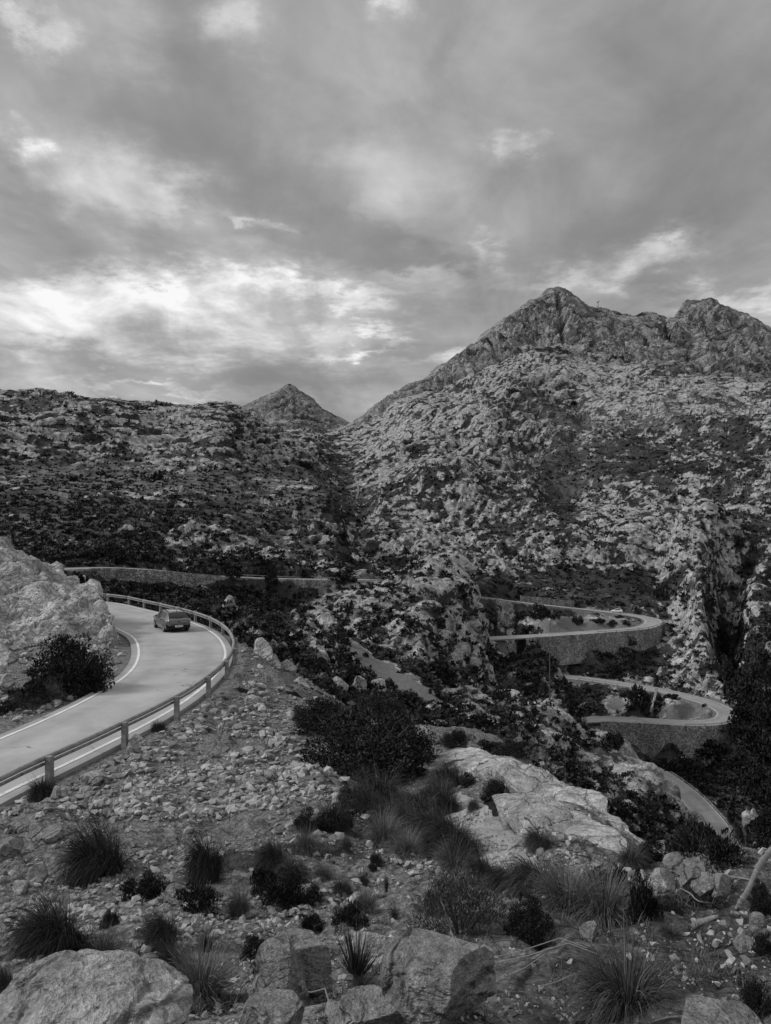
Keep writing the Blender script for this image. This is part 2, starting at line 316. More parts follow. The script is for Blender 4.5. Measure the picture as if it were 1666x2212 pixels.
# far bank: knoll and the spur that hides the lower roads
c((760, 1335, 160), (760, 1290, 180), (840, 1400, 138), (840, 1340, 158), (840, 1280, 180), (900, 1440, 128), (900, 1380, 146), (900, 1300, 172), (930, 1236, 195), (960, 1232, 198), (985, 1260, 200), (930, 1262, 218), (1000, 1295, 225), (870, 1255, 205),
  (1010, 1330, 200), (1040, 1380, 205), (960, 1460, 135), (960, 1380, 165), (1040, 1500, 135), (1040, 1440, 168), (1100, 1530, 135), (1100, 1470, 172), (1110, 1425, 205), (1070, 1410, 225),
  (1180, 1600, 120), (1180, 1530, 155), (1178, 1458, 205), (1180, 1500, 228), (1110, 1470, 235), (1270, 1675, 118), (1262, 1612, 145), (1258, 1560, 178), (1270, 1612, 200), (1330, 1625, 188), (1400, 1700, 180), (1230, 1500, 195),
  (1380, 1750, 112), (1380, 1690, 135), (1368, 1658, 160), (1312, 1608, 172), (1480, 1812, 125), (1458, 1730, 150), (1500, 1790, 150), (1500, 1870, 108), (1535, 1845, 140), (1412, 1682, 172))
c((1110, 1402, 253), (1177, 1404, 256), (1244, 1407, 259), (1310, 1408, 262), (1380, 1403, 266), (1425, 1388, 271))
c((180, 1258, 147.5), (210, 1262, 149), (245, 1265, 151), (280, 1267, 153), (315, 1267, 155), (350, 1266, 157), (385, 1265, 159.5), (420, 1264, 162), (455, 1264, 165.5), (640, 1276, 180), (690, 1272, 184))
# under the lower hairpin wall
c((1330, 1612, 215.5), (1377, 1635, 213), (1420, 1648, 211), (1477, 1650, 209.5), (1520, 1645, 209), (1560, 1628, 209.5), (1330, 1622, 211), (1420, 1655, 206), (1500, 1655, 204), (1430, 1660, 200), (1500, 1690, 192))
# right flank of the gorge
c((1600, 1790, 162), (1620, 1740, 172), (1640, 1680, 185), (1580, 1660, 196), (1666, 1600, 200), (1600, 1600, 208), (1650, 1520, 215), (1666, 1440, 232), (1610, 1530, 222), (1620, 1850, 140), (1700, 1800, 150), (1800, 1600, 190), (1900, 1400, 220), (2100, 1300, 230), (1750, 1900, 120), (1900, 1800, 130), (2100, 1700, 140))
# between the hairpins
c((1480, 1530, 224), (1430, 1520, 230), (1400, 1535, 226), (1330, 1525, 229), (1300, 1500, 238), (1350, 1500, 238), (1220, 1475, 245),
  (1060, 1420, 247), (1130, 1420, 249), (1220, 1412, 254), (1330, 1405, 262), (1420, 1392, 270), (1130, 1445, 255), (1250, 1450, 254), (1340, 1455, 251), (1420, 1465, 246), (1430, 1430, 257),
  (1150, 1345, 268), (1250, 1345, 274), (1330, 1345, 276))
# buttress right of the upper hairpin and the dark cleft beside it
c((1450, 1490, 241), (1530, 1500, 236), (1450, 1440, 250), (1530, 1440, 239), (1450, 1380, 268), (1490, 1380, 258), (1535, 1380, 246), (1490, 1320, 280), (1530, 1310, 268), (1540, 1260, 290), (1480, 1280, 298), (1550, 1200, 330),
  (1548, 1470, 262), (1550, 1400, 285), (1552, 1340, 305), (1560, 1290, 325), (1590, 1480, 240), (1600, 1420, 258), (1600, 1350, 280), (1610, 1280, 300), (1666, 1380, 245), (1666, 1300, 272), (1666, 1220, 310), (1800, 1200, 300), (2100, 1150, 320))
# big rocky hill on the right
c((1000, 1240, 292), (1100, 1265, 300), (1200, 1275, 308), (1300, 1285, 310), (1400, 1295, 306), (1420, 1270, 322), (1300, 1245, 338), (1200, 1230, 345), (1100, 1220, 340), (1330, 1190, 350), (1420, 1190, 352), (1220, 1180, 362), (1100, 1180, 365), (1000, 1160, 370), (900, 1200, 325), (850, 1220, 270), (900, 1235, 285))
c((830, 1225, 300), (830, 1150, 380), (900, 1130, 400), (900, 1050, 500), (900, 960, 640), (900, 900, 760), (830, 1050, 520), (830, 1000, 600), (830, 945, 740), (830, 905, 850), (900, 872, 900), (1000, 1100, 430), (1000, 1040, 500), (1000, 960, 620), (1000, 880, 780), (1000, 842, 900), (1080, 790, 1030), (1100, 1100, 440), (1100, 1000, 560), (1100, 900, 740), (1100, 830, 900),
  (1200, 1110, 440), (1200, 1050, 540), (1190, 980, 650), (1220, 900, 800), (1200, 820, 960), (1190, 775, 1080), (1290, 1100, 430), (1290, 1020, 530), (1280, 940, 680), (1280, 860, 860), (1290, 800, 1040), (1400, 1100, 430), (1400, 1000, 570), (1400, 900, 770), (1400, 840, 930), (1400, 805, 1050), (1520, 1120, 390), (1520, 1000, 540), (1520, 900, 740), (1520, 850, 890), (1530, 832, 1000), (1620, 1150, 360), (1620, 1000, 520), (1620, 900, 720), (1620, 868, 860), (1666, 856, 950), (1666, 1000, 520), (1800, 1050, 420), (1800, 900, 650), (1850, 850, 900), (2100, 1000, 450), (2100, 850, 800))
for u in (1000, 1190, 1290, 1400, 1530, 1666, 1850, 2100): c((u, 845 if u > 1000 else 870, 1500))
c((760, 925, 820), (830, 925, 1000), (740, 950, 1100), (900, 890, 1100))
# canyon between the hills and the knob on the left
c((770, 1215, 270), (765, 1180, 330), (750, 1130, 420), (745, 1085, 490), (740, 1040, 570), (725, 1000, 660), (700, 965, 720), (800, 1170, 345), (780, 1090, 470), (790, 1010, 600),
  (640, 1215, 235), (700, 1200, 245), (600, 1160, 268), (660, 1150, 272), (725, 1150, 276), (600, 1105, 296), (660, 1090, 304), (730, 1095, 300), (745, 1160, 290), (660, 1086, 345), (600, 1080, 345), (730, 1075, 400))
# hill on the left
c((640, 1040, 430), (640, 990, 530), (660, 962, 610), (600, 970, 560), (560, 1000, 470), (560, 1060, 360), (680, 957, 690), (645, 947, 690), (600, 927, 640), (565, 912, 590), (530, 895, 550), (500, 888, 530),
  (500, 1205, 196), (500, 1140, 245), (500, 1075, 310), (500, 1020, 390), (500, 960, 450), (500, 920, 490), (400, 1200, 192), (400, 1130, 235), (400, 1065, 300), (400, 1030, 370), (400, 1000, 420), (400, 950, 455), (400, 900, 500), (425, 885, 525),
  (250, 1190, 180), (250, 1125, 225), (250, 1075, 275), (250, 1045, 330), (250, 1015, 400), (250, 965, 435), (250, 900, 475), (265, 872, 520), (125, 1200, 170), (125, 1130, 215), (125, 1080, 270), (125, 1050, 320), (125, 1015, 395), (125, 960, 430), (125, 895, 470), (125, 857, 525),
  (0, 1190, 160), (0, 1130, 205), (0, 1080, 265), (0, 1050, 310), (0, 1010, 390), (0, 950, 425), (0, 890, 470), (0, 850, 530), (-200, 1180, 150), (-200, 1080, 250), (-200, 1000, 380), (-200, 900, 460), (-200, 845, 530), (-500, 1150, 150), (-500, 1050, 250), (-500, 950, 400), (-500, 850, 520), (100, 1240, 125), (0, 1230, 110), (-200, 1230, 100), (-500, 1250, 90))
for u, v in ((0, 850), (125, 857), (265, 872), (425, 885), (500, 888), (565, 912), (645, 947), (-250, 845), (-500, 845)): c((u, v+13, 680), (u, v+30, 1000), (u, v+40, 1500))
# around and behind the roadside outcrop
c((-100, 1650, 24), (-300, 1640, 24), (-500, 1700, 20), (0, 1540, 32), (-200, 1480, 38), (100, 1490, 36), (180, 1440, 42), (100, 1400, 46), (0, 1400, 46), (-200, 1380, 48), (-500, 1450, 38), (200, 1380, 54), (100, 1300, 68), (0, 1260, 75), (-200, 1240, 75), (-500, 1300, 60))
for pl, _, _ in ROADS:
    for i in range(0, len(pl), 6 if pl is NEAR else 9):
        x, y, z, w = pl[i]; c((CX+x/y*F, CY-z/y*F, y))
rbf = RBF(C)
U0, U1, NU = -.80, .80, 1250
L0, L1, NL = math.log(1.2), math.log(1450), 1330
Ug = np.linspace(U0, U1, NU); Lg = np.linspace(L0, L1, NL)
gu, gl = np.meshgrid(np.linspace(U0, U1, 260), np.linspace(L0, L1, 420))
S = up(rbf(gu, gl), NU, NL)
UU, LL = np.meshgrid(Ug, Lg); D = np.exp(LL)
X, Y, Z = UU*D, D.copy(), S*D

# ---- cover masks: places read off the hillside, two of them painted shade (u, v, ru, rv, rockiness)
BL = [(1195, 895, 75, 50, -.75), (1215, 1060, 40, 60, -.7), (1340, 1010, 70, 22, -.6), (1080, 1130, 45, 60, -.5), (930, 1010, 40, 60, -.45), (1500, 950, 170, 45, -.4), (1440, 1040, 60, 30, -.45), (1010, 900, 60, 25, -.3), (1280, 1000, 380, 170, .42), (900, 950, 130, 80, .35), (250, 920, 300, 60, .25), (500, 1290, 260, 45, -.8), (350, 1090, 300, 40, -.3), (250, 1030, 330, 22, -.8), (150, 1150, 220, 50, -.5), (420, 1160, 120, 40, .35), (330, 1080, 90, 30, .3), (660, 1150, 70, 50, .7), (300, 930, 400, 30, .7), (60, 870, 120, 12, -.3), (560, 960, 90, 30, .5),  # first entry paints a cliff's shade as dark cover
      (680, 1080, 60, 22, -.6), (640, 1015, 90, 25, -.6), (620, 990, 60, 18, .7), (740, 1060, 50, 60, -.6), (780, 1000, 60, 30, .3), (1000, 1000, 150, 120, .45), (1200, 810, 130, 30, .9), (1450, 850, 200, 25, .5), (1200, 900, 100, 40, -.1), (1290, 880, 60, 60, .35), (1190, 1130, 70, 40, -.35), (1380, 1000, 140, 40, -.2), (1450, 1120, 180, 60, .35), (1600, 950, 120, 60, -.15),
      (1310, 1265, 170, 32, -1.1), (1330, 1205, 140, 22, .7), (1100, 1180, 120, 50, .3), (1500, 1300, 60, 120, .45), (1480, 1400, 75, 120, .75), (1565, 1390, 18, 110, -.9), (1640, 1300, 50, 80, .25), (1630, 1600, 60, 160, -1.3), (1250, 1425, 200, 28, -.75), (1200, 1500, 110, 30, -.15), (1420, 1530, 60, 25, -.1), (1500, 1700, 60, 40, -.9),  # narrow tall entry paints the cleft's shade as dark cover
      (760, 1310, 110, 50, .9), (660, 1330, 80, 60, .15), (950, 1290, 60, 80, .9), (1000, 1380, 60, 60, .6), (860, 1270, 30, 40, -.4), (930, 1420, 60, 40, .3), (860, 1380, 40, 30, -.3), (1080, 1500, 100, 80, .42), (1180, 1620, 120, 60, .38), (1330, 1700, 120, 60, .25), (1050, 1450, 50, 25, -.2), (640, 1430, 60, 40, .55), (740, 1480, 70, 40, .3), (560, 1340, 150, 30, -.3), (950, 1560, 60, 30, .3), (300, 1280, 150, 20, -.8), (450, 1330, 120, 25, -.5)]
def blobs(u, v, lst):
    t = np.zeros(u.shape)
    for a, b, ra, rb, k in lst: t += k*np.exp(-(((u-a)/ra)**2+((v-b)/rb)**2))
    return t
pu, pv = CX+UU*F, CY-S*F
rk = .42 + blobs(pu, pv, BL)*.75
slope = np.abs(np.gradient(Z, axis=0)/np.maximum(np.gradient(D, axis=0), 1e-6))
rk += np.clip(slope-.55, 0, .8)*.45
rk += fbm(X, Y, Z, 110, 2, 6)*.35*sst(280, 400, D) + fbm(X, Y, Z, 55, 3, 3)*.4 + fbm(X, Y, Z, 9, 4, 5, .75)*.8
near = 1-sst(44, 66, D)
rockm = sst(.38, .62, rk)
veg = .12+.72*(1-sst(.22, .66, rk))
veg = veg + np.where(D > 90, perlin(X/3.6, Y/5, Z/2.6, 91)*.55*sst(90, 160, D)*(1-.5*sst(450, 800, D)), 0) + 0
# near ground: gravel and soil, no scrub paint
nveg = sst(.55, .9, .3+fbm(X, Y, Z, 2.2, 4, 11)*.8+blobs(pu, pv, [(880, 1740, 200, 90, .6), (1050, 1830, 60, 40, .3), (1180, 1980, 140, 70, .6), (520, 2100, 200, 60, .35), (150, 2040, 180, 60, .3), (750, 1560, 130, 50, .6), (60, 1500, 140, 50, .5), (1450, 2120, 200, 80, .2)]))
soil = near*1.0
veg = veg*(1-near)+nveg*near*.75
rockm = rockm*(1-near)+near*.12
# scree strip in the gully and bare aprons
def near_line(pts, w):
    p = catmull([P(*q) for q in pts], 1.5); dmin = np.full(X.shape, 1e9)
    for a in p: dmin = np.minimum(dmin, (X-a[0])**2+(Y-a[1])**2)
    return 1-sst(w*.6, w*1.3, np.sqrt(dmin)+fbm(X, Y, Z, 5, 2, 23)*w*.5)
scree = near_line([(700, 1372, 140), (780, 1410, 128), (840, 1450, 120), (900, 1490, 112), (970, 1528, 107), (1035, 1560, 103)], 4.2)
apron = np.clip(blobs(pu, pv, [(1290, 1345, 90, 14, 1.2), (1210, 1345, 60, 12, .8), (1480, 1538, 45, 16, 1.4), (1330, 1520, 25, 22, .9), (520, 1195, 120, 14, .3), (1380, 1660, 25, 25, .5)]), 0, 1)
bare_m = np.clip(scree+apron, 0, 1)
veg *= 1-bare_m; soil = np.maximum(soil, bare_m); rockm *= 1-bare_m

# (the grain of the rock also decides where scrub finds a hold; crease shade is painted in as veg: added below)
# ---- relief: rounded limestone lumps with creases, ledges, small roughness
nz_ = np.gradient(Z, axis=0)/np.gradient(Y, axis=0); nzx = np.gradient(Z, axis=1)/np.maximum(np.gradient(X, axis=1), 1e-6)
nl = np.sqrt(nz_**2+nzx**2+1); NX, NY, NZ = -nzx/nl, -nz_/nl, 1/nl
rowd = D[:, 0]
disp = np.zeros(X.shape)
def grain_fields(a, b, lam, seed):
    x, y, z = X[a:b], Y[a:b], Z[a:b]; u_ = pu[a:b]
    def g_(ph, st, s_): return perlin((x*math.cos(ph)+z*math.sin(ph)+.25*y*math.sin(ph))/(lam*st), y/(lam*st), (-x*math.sin(ph)+z*math.cos(ph))/(lam*.62), s_)
    wl = 1-sst(740, 800, u_); wr = sst(1130, 1290, u_); n = np.zeros(x.shape)
    wb = np.clip(blobs(u_, pv[a:b], [(1485, 1370, 75, 150, 1.3)]), 0, 1)
    n = wl*g_(.0, 3.2, seed)+(1-wl)*((1-wr)*g_(.62, 2.6, seed+1)+wr*g_(-.30, 2.6, seed+2))
    return n*(1-wb)+g_(.9, 2.8, seed+3)*wb
for k, (lam, am) in enumerate(((64, 3.2), (32, 2.6), (15, 1.9), (7, 1.15), (3.3, .62), (1.6, .30), (.75, .13), (.35, .055), (.16, .022), (.08, .009))):
    ok = np.where((rowd*.0034 < lam) & (rowd*.55 > lam))[0]
    if lam < 2: ok = np.where((rowd*.0034 < lam))[0]
    if not len(ok): continue
    a, b = ok[0], ok[-1]+1
    wob = .35*lam
    px, py, pz = X[a:b], Y[a:b], Z[a:b]*1.25
    n = perlin(px/lam, py/lam, pz/lam, 40+k)
    if 3 < lam < 20:
        w_ = sst(225, 300, rowd[a:b])[:, None]
        if w_.max() > 0: s0 = int(np.argmax(w_[:, 0] > 0)); n[s0:] = n[s0:]*(1-w_[s0:])+(grain_fields(a+s0, b, lam, 140+k*5)*1.1)*w_[s0:]
    bil = (np.abs(n)*2.2-.45)
    fade = (sst(.55, .35, rowd[a:b]/rowd[a:b]*lam/np.maximum(rowd[a:b], 1e-6)) if lam >= 2 else np.ones(b-a))*sst(.0034, .006, lam/rowd[a:b])
    if lam in (15, 7, 3.3): veg[a:b] += (1-sst(-.42, .1, bil))*.22*(1-near[a:b])*fade[:, None]  # crease plants, with crevice shade painted in by the same mask
    mask = rockm[a:b]*1.0+.12 if lam < 20 else rockm[a:b]*.6+.4
    if lam < 2: mask = np.maximum(mask, near[a:b]*.55)
    if 5 < lam < 20: am = am*(1-.5*sst(280, 360, rowd[a:b]))[:, None]
    if lam in (3.3, 1.6): am = am*(1-.45*sst(80, 130, rowd[a:b])*(1-sst(260, 330, rowd[a:b])))[:, None]
    if lam == 3.3: am = am*(1+.8*sst(280, 360, rowd[a:b])[:, None])
    disp[a:b] += bil*am*mask*fade[:, None]
def lines_px(pu_, pv_, lst):
    t = np.zeros(pu_.shape)
    for k, w, pts in lst:
        q = np.array(pts, float); dm = np.full(pu_.shape, 1e9)
        for i in range(len(q)-1):
            e = q[i+1]-q[i]; s_ = np.clip(((pu_-q[i, 0])*e[0]+(pv_-q[i, 1])*e[1])/(e @ e), 0, 1); dm = np.minimum(dm, np.hypot(pu_-q[i, 0]-s_*e[0], pv_-q[i, 1]-s_*e[1]))
        t = np.maximum(t, k*np.exp(-(dm/w)**2))
    return t
wu, wv_ = fbm(X, Y, Z, 40, 3, 61)*14, fbm(X, Y, Z, 40, 3, 62)*14
gul = lines_px(pu+wu*1.6, pv+wv_*1.6, [(1., 22, [(1250, 860), (1262, 930), (1235, 1000), (1195, 1060), (1172, 1112)]), (.6, 26, [(1440, 950), (1350, 1040), (1250, 1090), (1190, 1100)]), (1., 12, [(742, 1085), (752, 1130), (765, 1185)]), (.45, 20, [(1120, 870), (1090, 940), (1110, 985)]), (.6, 14, [(500, 985), (540, 1040), (600, 1080)])])*(D > 260)*(.55+.9*fbm(X, Y, Z, 25, 3, 66))
gul = np.clip(gul, 0, 1)
disp -= gul*.010*D; veg = np.clip(veg+gul*.45, 0, 1.2)
i9 = int(np.searchsorted(rowd, 240)); veg[i9:] = np.clip(veg[i9:]+(grain_fields(i9, NL, 4.2, 260)*.85+grain_fields(i9, NL, 12., 270)*.28)*sst(240, 320, D[i9:])*(1-bare_m[i9:]), 0, 1.2)
# horizontal bedding on the left hill and small ledges elsewhere
bed = np.clip(blobs(pu, pv, [(200, 930, 350, 45, 1), (560, 960, 120, 40, .9), (660, 1140, 90, 50, .9), (400, 1120, 150, 60, .5), (620, 1000, 80, 25, .8), (1400, 880, 250, 60, .35)]), 0, 1)
h = (Z+fbm(X, Y, Z, 30, 2, 31)*2.5)/np.where(D > 380, 5.0, 3.0)
fr = h-np.floor(h)
disp += bed*(.4+.6*rockm)*((sst(.1, .45, fr)-fr)*4.6)*sst(60, 120, D)
veg = np.clip(veg+bed*(np.exp(-((fr-.06)/.13)**2)+np.exp(-((fr-1.06)/.13)**2))*.42*sst(120, 200, D), 0, 1.2)
dome = np.clip(blobs(pu, pv, [(1180, 900, 260, 120, 1.), (1500, 880, 200, 50, .8), (1000, 1020, 160, 120, .8), (1400, 1130, 260, 80, .5)]), 0, 1)*sst(280, 360, D)
hb = (Z+.42*np.abs(X-215)+.05*Y+fbm(X, Y, Z, 70, 3, 35)*9)/13.; fb = hb-np.floor(hb)
disp += dome*(sst(.1, .55, fb)-fb)*6.5*(.5+.5*rockm)
veg = np.clip(veg+dome*(np.exp(-((fb-.05)/.11)**2)+np.exp(-((fb-1.05)/.11)**2))*.38*(1-near), 0, 1.2)
big = (perlin((X+.5*Z)/95, Y/170, Z/90, 201)*17+(.35-np.abs(perlin((X+.6*Z)/60, Y/120, Z/70, 202)))*17)*np.where(pv < 1200, 1, .4)
disp += big*sst(300, 480, D)*(pu > 780)*sst(780, 860, pu)
wb_ = np.clip(blobs(pu, pv, [(1485, 1380, 70, 140, 1.4)]), 0, 1)*sst(1195, 1290, pv); disp *= 1-.72*wb_; disp += wb_*grain_fields(0, NL, 9., 330)*1.6*(D > 200); veg = veg-.02*wb_
# roads cut into the slope
rdz = Z+disp*NZ
keep = np.ones(X.shape)
for pl, bl, br in ROADS:
    if len(pl) < 2: continue
    sel = np.where((X > pl[:, 0].min()-9) & (X < pl[:, 0].max()+9) & (Y > pl[:, 1].min()-9) & (Y < pl[:, 1].max()+9))
    xs, ys = X[sel], Y[sel]; best = np.full(len(xs), 1e9); idx = np.zeros(len(xs), int)
    for i, q in enumerate(pl):
        d2 = (xs-q[0])**2+(ys-q[1])**2; m_ = d2 < best; best[m_] = d2[m_]; idx[m_] = i
    tx = np.gradient(pl[:, 0])[idx]; ty = np.gradient(pl[:, 1])[idx]; q = pl[idx]
    left = (tx*(ys-q[:, 1])-ty*(xs-q[:, 0])) > 0; dist = np.sqrt(best); bw = np.where(left, bl, br); shr = np.where((bw <= 1.2) & (pl is not NEAR), 1.5, 0.0)
    t = sst(0, 1, (dist-q[:, 3]-.25+shr)/bw)
    t = np.where(dist < q[:, 3]+.25-shr, 0, t)
    z0 = Z[sel]; Z[sel] = (q[:, 2]-.14)*(1-t)+z0*t
    keep[sel] = np.minimum(keep[sel], sst(0, 1, (dist-q[:, 3]-.1)/2.2))
    sl = veg[sel]; veg[sel] = sl*sst(0, 1.5, dist-q[:, 3]+.2); ss = soil[sel]; soil[sel] = np.maximum(ss, (1-sst(.6, 2.2, dist-q[:, 3]))*.9)
disp *= keep
dirt = np.clip(blobs(pu, pv, [(1560, 2060, 230, 190, 1.1), (1250, 2150, 170, 90, .8), (850, 1790, 240, 90, .5)]), 0, 1)*near
grass = np.clip(blobs(pu, pv, [(230, 1030, 360, 36, 1.1), (100, 1150, 260, 70, .55), (480, 1120, 160, 80, .35), (640, 1060, 70, 40, .7), (60, 868, 160, 14, .6), (1420, 900, 240, 50, .6), (1190, 1000, 120, 80, .2), (560, 1205, 160, 30, .5), (1330, 1300, 160, 30, .15), (1130, 1600, 120, 60, .5), (1380, 1720, 120, 80, .4)])+fbm(X, Y, Z, 30, 4, 71)*.5+.12, 0, 1)
XD, YD, ZD = X+NX*disp, Y+NY*disp, Z+NZ*disp
SD = ZD/YD
veg = np.where(near > .5, veg, np.clip(.20+.60*veg, .14, .80)*(1-bare_m))
cut = [0, int(np.searchsorted(rowd, 62)), int(np.searchsorted(rowd, 300)), NL]
for nm, a, b in (('ground', cut[0], cut[1]), ('valley', cut[1], cut[2]), ('hills', cut[2], cut[3])):
    b2 = min(b+1, NL); co = np.stack([XD[a:b2], YD[a:b2], ZD[a:b2]], -1).reshape(-1, 3)
    tag(np_mesh(nm, co, grid_quads(b2-a, NU)[:, ::-1][:, [3, 2, 1, 0]][:, ::1], mat=M['terrain'], attrs=dict(veg=veg[a:b2], soil=soil[a:b2], dirt=dirt[a:b2], grass=grass[a:b2]), smooth=(nm == 'ground')), kind='structure')

xg, yg = np.meshgrid(np.arange(-14, 14.01, .12), np.arange(-7, 9.01, .12)); yy_ = np.maximum(np.maximum(yg, 1.3), np.abs(xg)/.78)
zg_ = rbf(xg/yy_, np.log(yy_))*yy_; ins_ = (yg > 1.5) & (np.abs(xg)/np.maximum(yg, .1) < .74); zg_ = zg_-np.where(ins_, .35, .03)+fbm(xg, yg, zg_, .8, 4, 9)*.06
tag(np_mesh('ground', np.stack([xg, yg, zg_], -1).reshape(-1, 3), grid_quads(*xg.shape), mat=M['terrain'], attrs=dict(veg=xg*0+.1, soil=xg*0+1, dirt=xg*0+.7, grass=xg*0), smooth=True), kind='structure')
RM = np.maximum.accumulate(SD, axis=0)
def gp(u, v):
    """first ground point on the sight line"""
    j = int(np.clip((((u-CX)/F)-U0)/(U1-U0)*(NU-1), 0, NU-1)); s = (CY-v)/F
    i = int(np.argmax(RM[:, j] >= s)) if RM[-1, j] >= s else NL-1
    d = rowd[i]; return np.array([(u-CX)/F*d, d, ZD[i, j]])
def gz(x, y):
    j = int(np.clip(((x/y)-U0)/(U1-U0)*(NU-1), 0, NU-1)); i = int(np.clip((math.log(y)-L0)/(L1-L0)*(NL-1), 0, NL-1)); return float(ZD[i, j])

# ------------------------------------------------------------------ far mountain and cone
def far_patch(name, pts, u0, u1, nu, d0, d1, nl_, relief, seed, vegf, cl=None):
    rb = RBF(pts, 4.0, 3.0, .03, 1e-5); a0, a1 = (u0-CX)/F, (u1-CX)/F
    g1, g2 = np.meshgrid(np.linspace(a0, a1, 200), np.linspace(math.log(d0), math.log(d1), 160))
    s = up(rb(g1, g2), nu, nl_); u, l = np.meshgrid(np.linspace(a0, a1, nu), np.linspace(math.log(d0), math.log(d1), nl_)); d = np.exp(l)
    x, y, z = u*d, d.copy(), s*d
    zy = np.gradient(z, axis=0)/np.gradient(y, axis=0); zx = np.gradient(z, axis=1)/np.gradient(x, axis=1); q = np.sqrt(zy**2+zx**2+1)
    st = np.clip(np.sqrt(zy**2+zx**2), 0, 1.5)
    dp = np.zeros(x.shape)
    rkm = .35+.65*sst(.2, .5, st+fbm(x, y, z, 160, 4, seed+9)*.5)
    for k, (lam, am) in enumerate(relief):
        n = perlin(x/lam, y/(lam*1.3), z/(lam*3.0), seed+k); dp += (np.abs(n)*2.2-.5)*am*(rkm if lam < 90 else .5+.5*rkm)
    if cl: dp = dp-lines_px(CX+u*F+fbm(x, y, z, 120, 3, 63)*8, CY-s*F+fbm(x, y, z, 120, 3, 64)*8, cl)*36
    cm = s.max(axis=0, keepdims=True); dp = dp*(.30+.70*sst(.001, .018, cm-s))
    e0 = sst(d0, d0*1.10, d); dp = dp*e0-30*(1-e0)
    vg = np.clip(vegf(x, y, z, st)+fbm(x, y, z, 60, 5, seed+20, .7)*.6, 0, 1)
    co = np.stack([x-zx/q*dp, y-zy/q*dp, z+dp/q], -1).reshape(-1, 3)
    o = np_mesh(name, co, grid_quads(nl_, nu), mat=M['mount'], attrs=dict(veg=vg, soil=np.zeros(x.shape)))
    return tag(o, kind='structure'), co.reshape(nl_, nu, 3)
sky = [(762, 917, 1450), (790, 892, 1480), (833, 860, 1550), (883, 837, 1650), (933, 800, 1750), (975, 775, 1830), (1015, 747, 1900), (1053, 717, 1980), (1093, 687, 2060), (1133, 655, 2150), (1178, 631, 2260), (1210, 621, 2320), (1228, 628, 2330), (1253, 651, 2360), (1268, 660, 2400), (1298, 662, 2440), (1328, 685, 2480), (1358, 693, 2520), (1380, 685, 2500), (1398, 676, 2480), (1423, 680, 2500), (1438, 693, 2540), (1460, 686, 2600), (1474, 655, 2620), (1493, 650, 2640), (1518, 655, 2650), (1528, 647, 2640), (1573, 664, 2680), (1613, 677, 2720), (1638, 696, 2750), (1666, 715, 2780), (1750, 770, 2800), (1900, 800, 2800), (2100, 780, 2800)]
mp = list(sky) + [(u, v+22, d*1.06) for u, v, d in sky] + [(u, v+90, d*1.3) for u, v, d in sky]
mp += [(740, 960, 1150), (700, 990, 1150), (600, 960, 1400), (600, 1000, 1150), (760, 945, 1250), (830, 905, 1200), (833, 885, 1350), (900, 870, 1250), (900, 850, 1400), (940, 835, 1500), (1000, 850, 1150), (1000, 815, 1400), (1020, 780, 1650), (1080, 780, 1350), (1090, 745, 1650), (1090, 715, 1850), (1140, 770, 1300), (1150, 730, 1650), (1150, 690, 1900), (1190, 778, 1180), (1200, 762, 1350), (1210, 745, 1560), (1200, 700, 1780), (1215, 690, 1900), (1200, 655, 2100), (1225, 660, 2150), (1260, 745, 1600), (1260, 700, 1850), (1290, 690, 2200), (1290, 780, 1300), (1300, 760, 1500), (1320, 720, 1800), (1330, 700, 2200), (1350, 745, 1750), (1360, 790, 1250), (1370, 725, 1900), (1390, 715, 1950), (1400, 790, 1330), (1440, 720, 1900), (1440, 745, 1750), (1450, 790, 1500), (1480, 715, 1950), (1470, 705, 2300), (1500, 760, 1750), (1510, 800, 1450), (1530, 735, 2100), (1500, 690, 2450), (1530, 700, 2400), (1560, 780, 1900), (1570, 820, 1500), (1580, 730, 2300), (1600, 830, 1600), (1620, 780, 2000), (1640, 740, 2400), (1666, 780, 2100), (1666, 850, 1300), (1560, 838, 1200), (1400, 815, 1150), (1800, 830, 1600), (2000, 840, 1400), (2100, 850, 1200), (1300, 800, 1130), (1200, 800, 1100), (1080, 815, 1120)]
REL = ((420, 6), (190, 11), (90, 16), (42, 15), (20, 10.5), (10, 5.5))
_, MCO = far_patch('mountain', mp, 600, 2000, 900, 1080, 3300, 620, REL, 70, lambda x, y, z, st: .62-st*.6, [(.9, 6, [(1208, 640), (1216, 700), (1217, 735)]), (.35, 9, [(1140, 680), (1165, 720), (1155, 735)]), (.4, 9, [(1262, 670), (1285, 720), (1288, 740)]), (.6, 8, [(1325, 700), (1335, 735), (1360, 750)]), (1, 6, [(1440, 690), (1450, 720), (1500, 760), (1540, 820)]), (.7, 5, [(1395, 725), (1402, 755)]), (.7, 5, [(1520, 680), (1535, 740), (1590, 820)]), (.5, 5, [(1060, 735), (1075, 775)]), (.5, 5, [(1590, 690), (1620, 760)])])
cone = [(502, 888, 2050), (555, 862, 2030), (580, 854, 2020), (605, 840, 2010), (622, 829, 2000), (640, 838, 2010), (670, 862, 2030), (695, 882, 2050), (740, 908, 2090), (765, 918, 2110), (450, 905, 2050), (400, 925, 2000), (820, 940, 2150), (900, 960, 2150)]
cp = list(cone)+[(u, v+14, d*1.06) for u, v, d in cone]+[(u, v+60, d*1.3) for u, v, d in cone]
cp += [(620, 860, 1860), (610, 890, 1740), (600, 920, 1600), (600, 960, 1400), (560, 890, 1860), (540, 920, 1650), (660, 885, 1830), (680, 910, 1700), (690, 940, 1520), (700, 970, 1350), (730, 925, 1850), (750, 945, 1650), (760, 970, 1400), (500, 910, 1850), (480, 960, 1400), (400, 950, 1500), (640, 900, 1720), (580, 905, 1720), (850, 960, 1700), (900, 1000, 1350)]
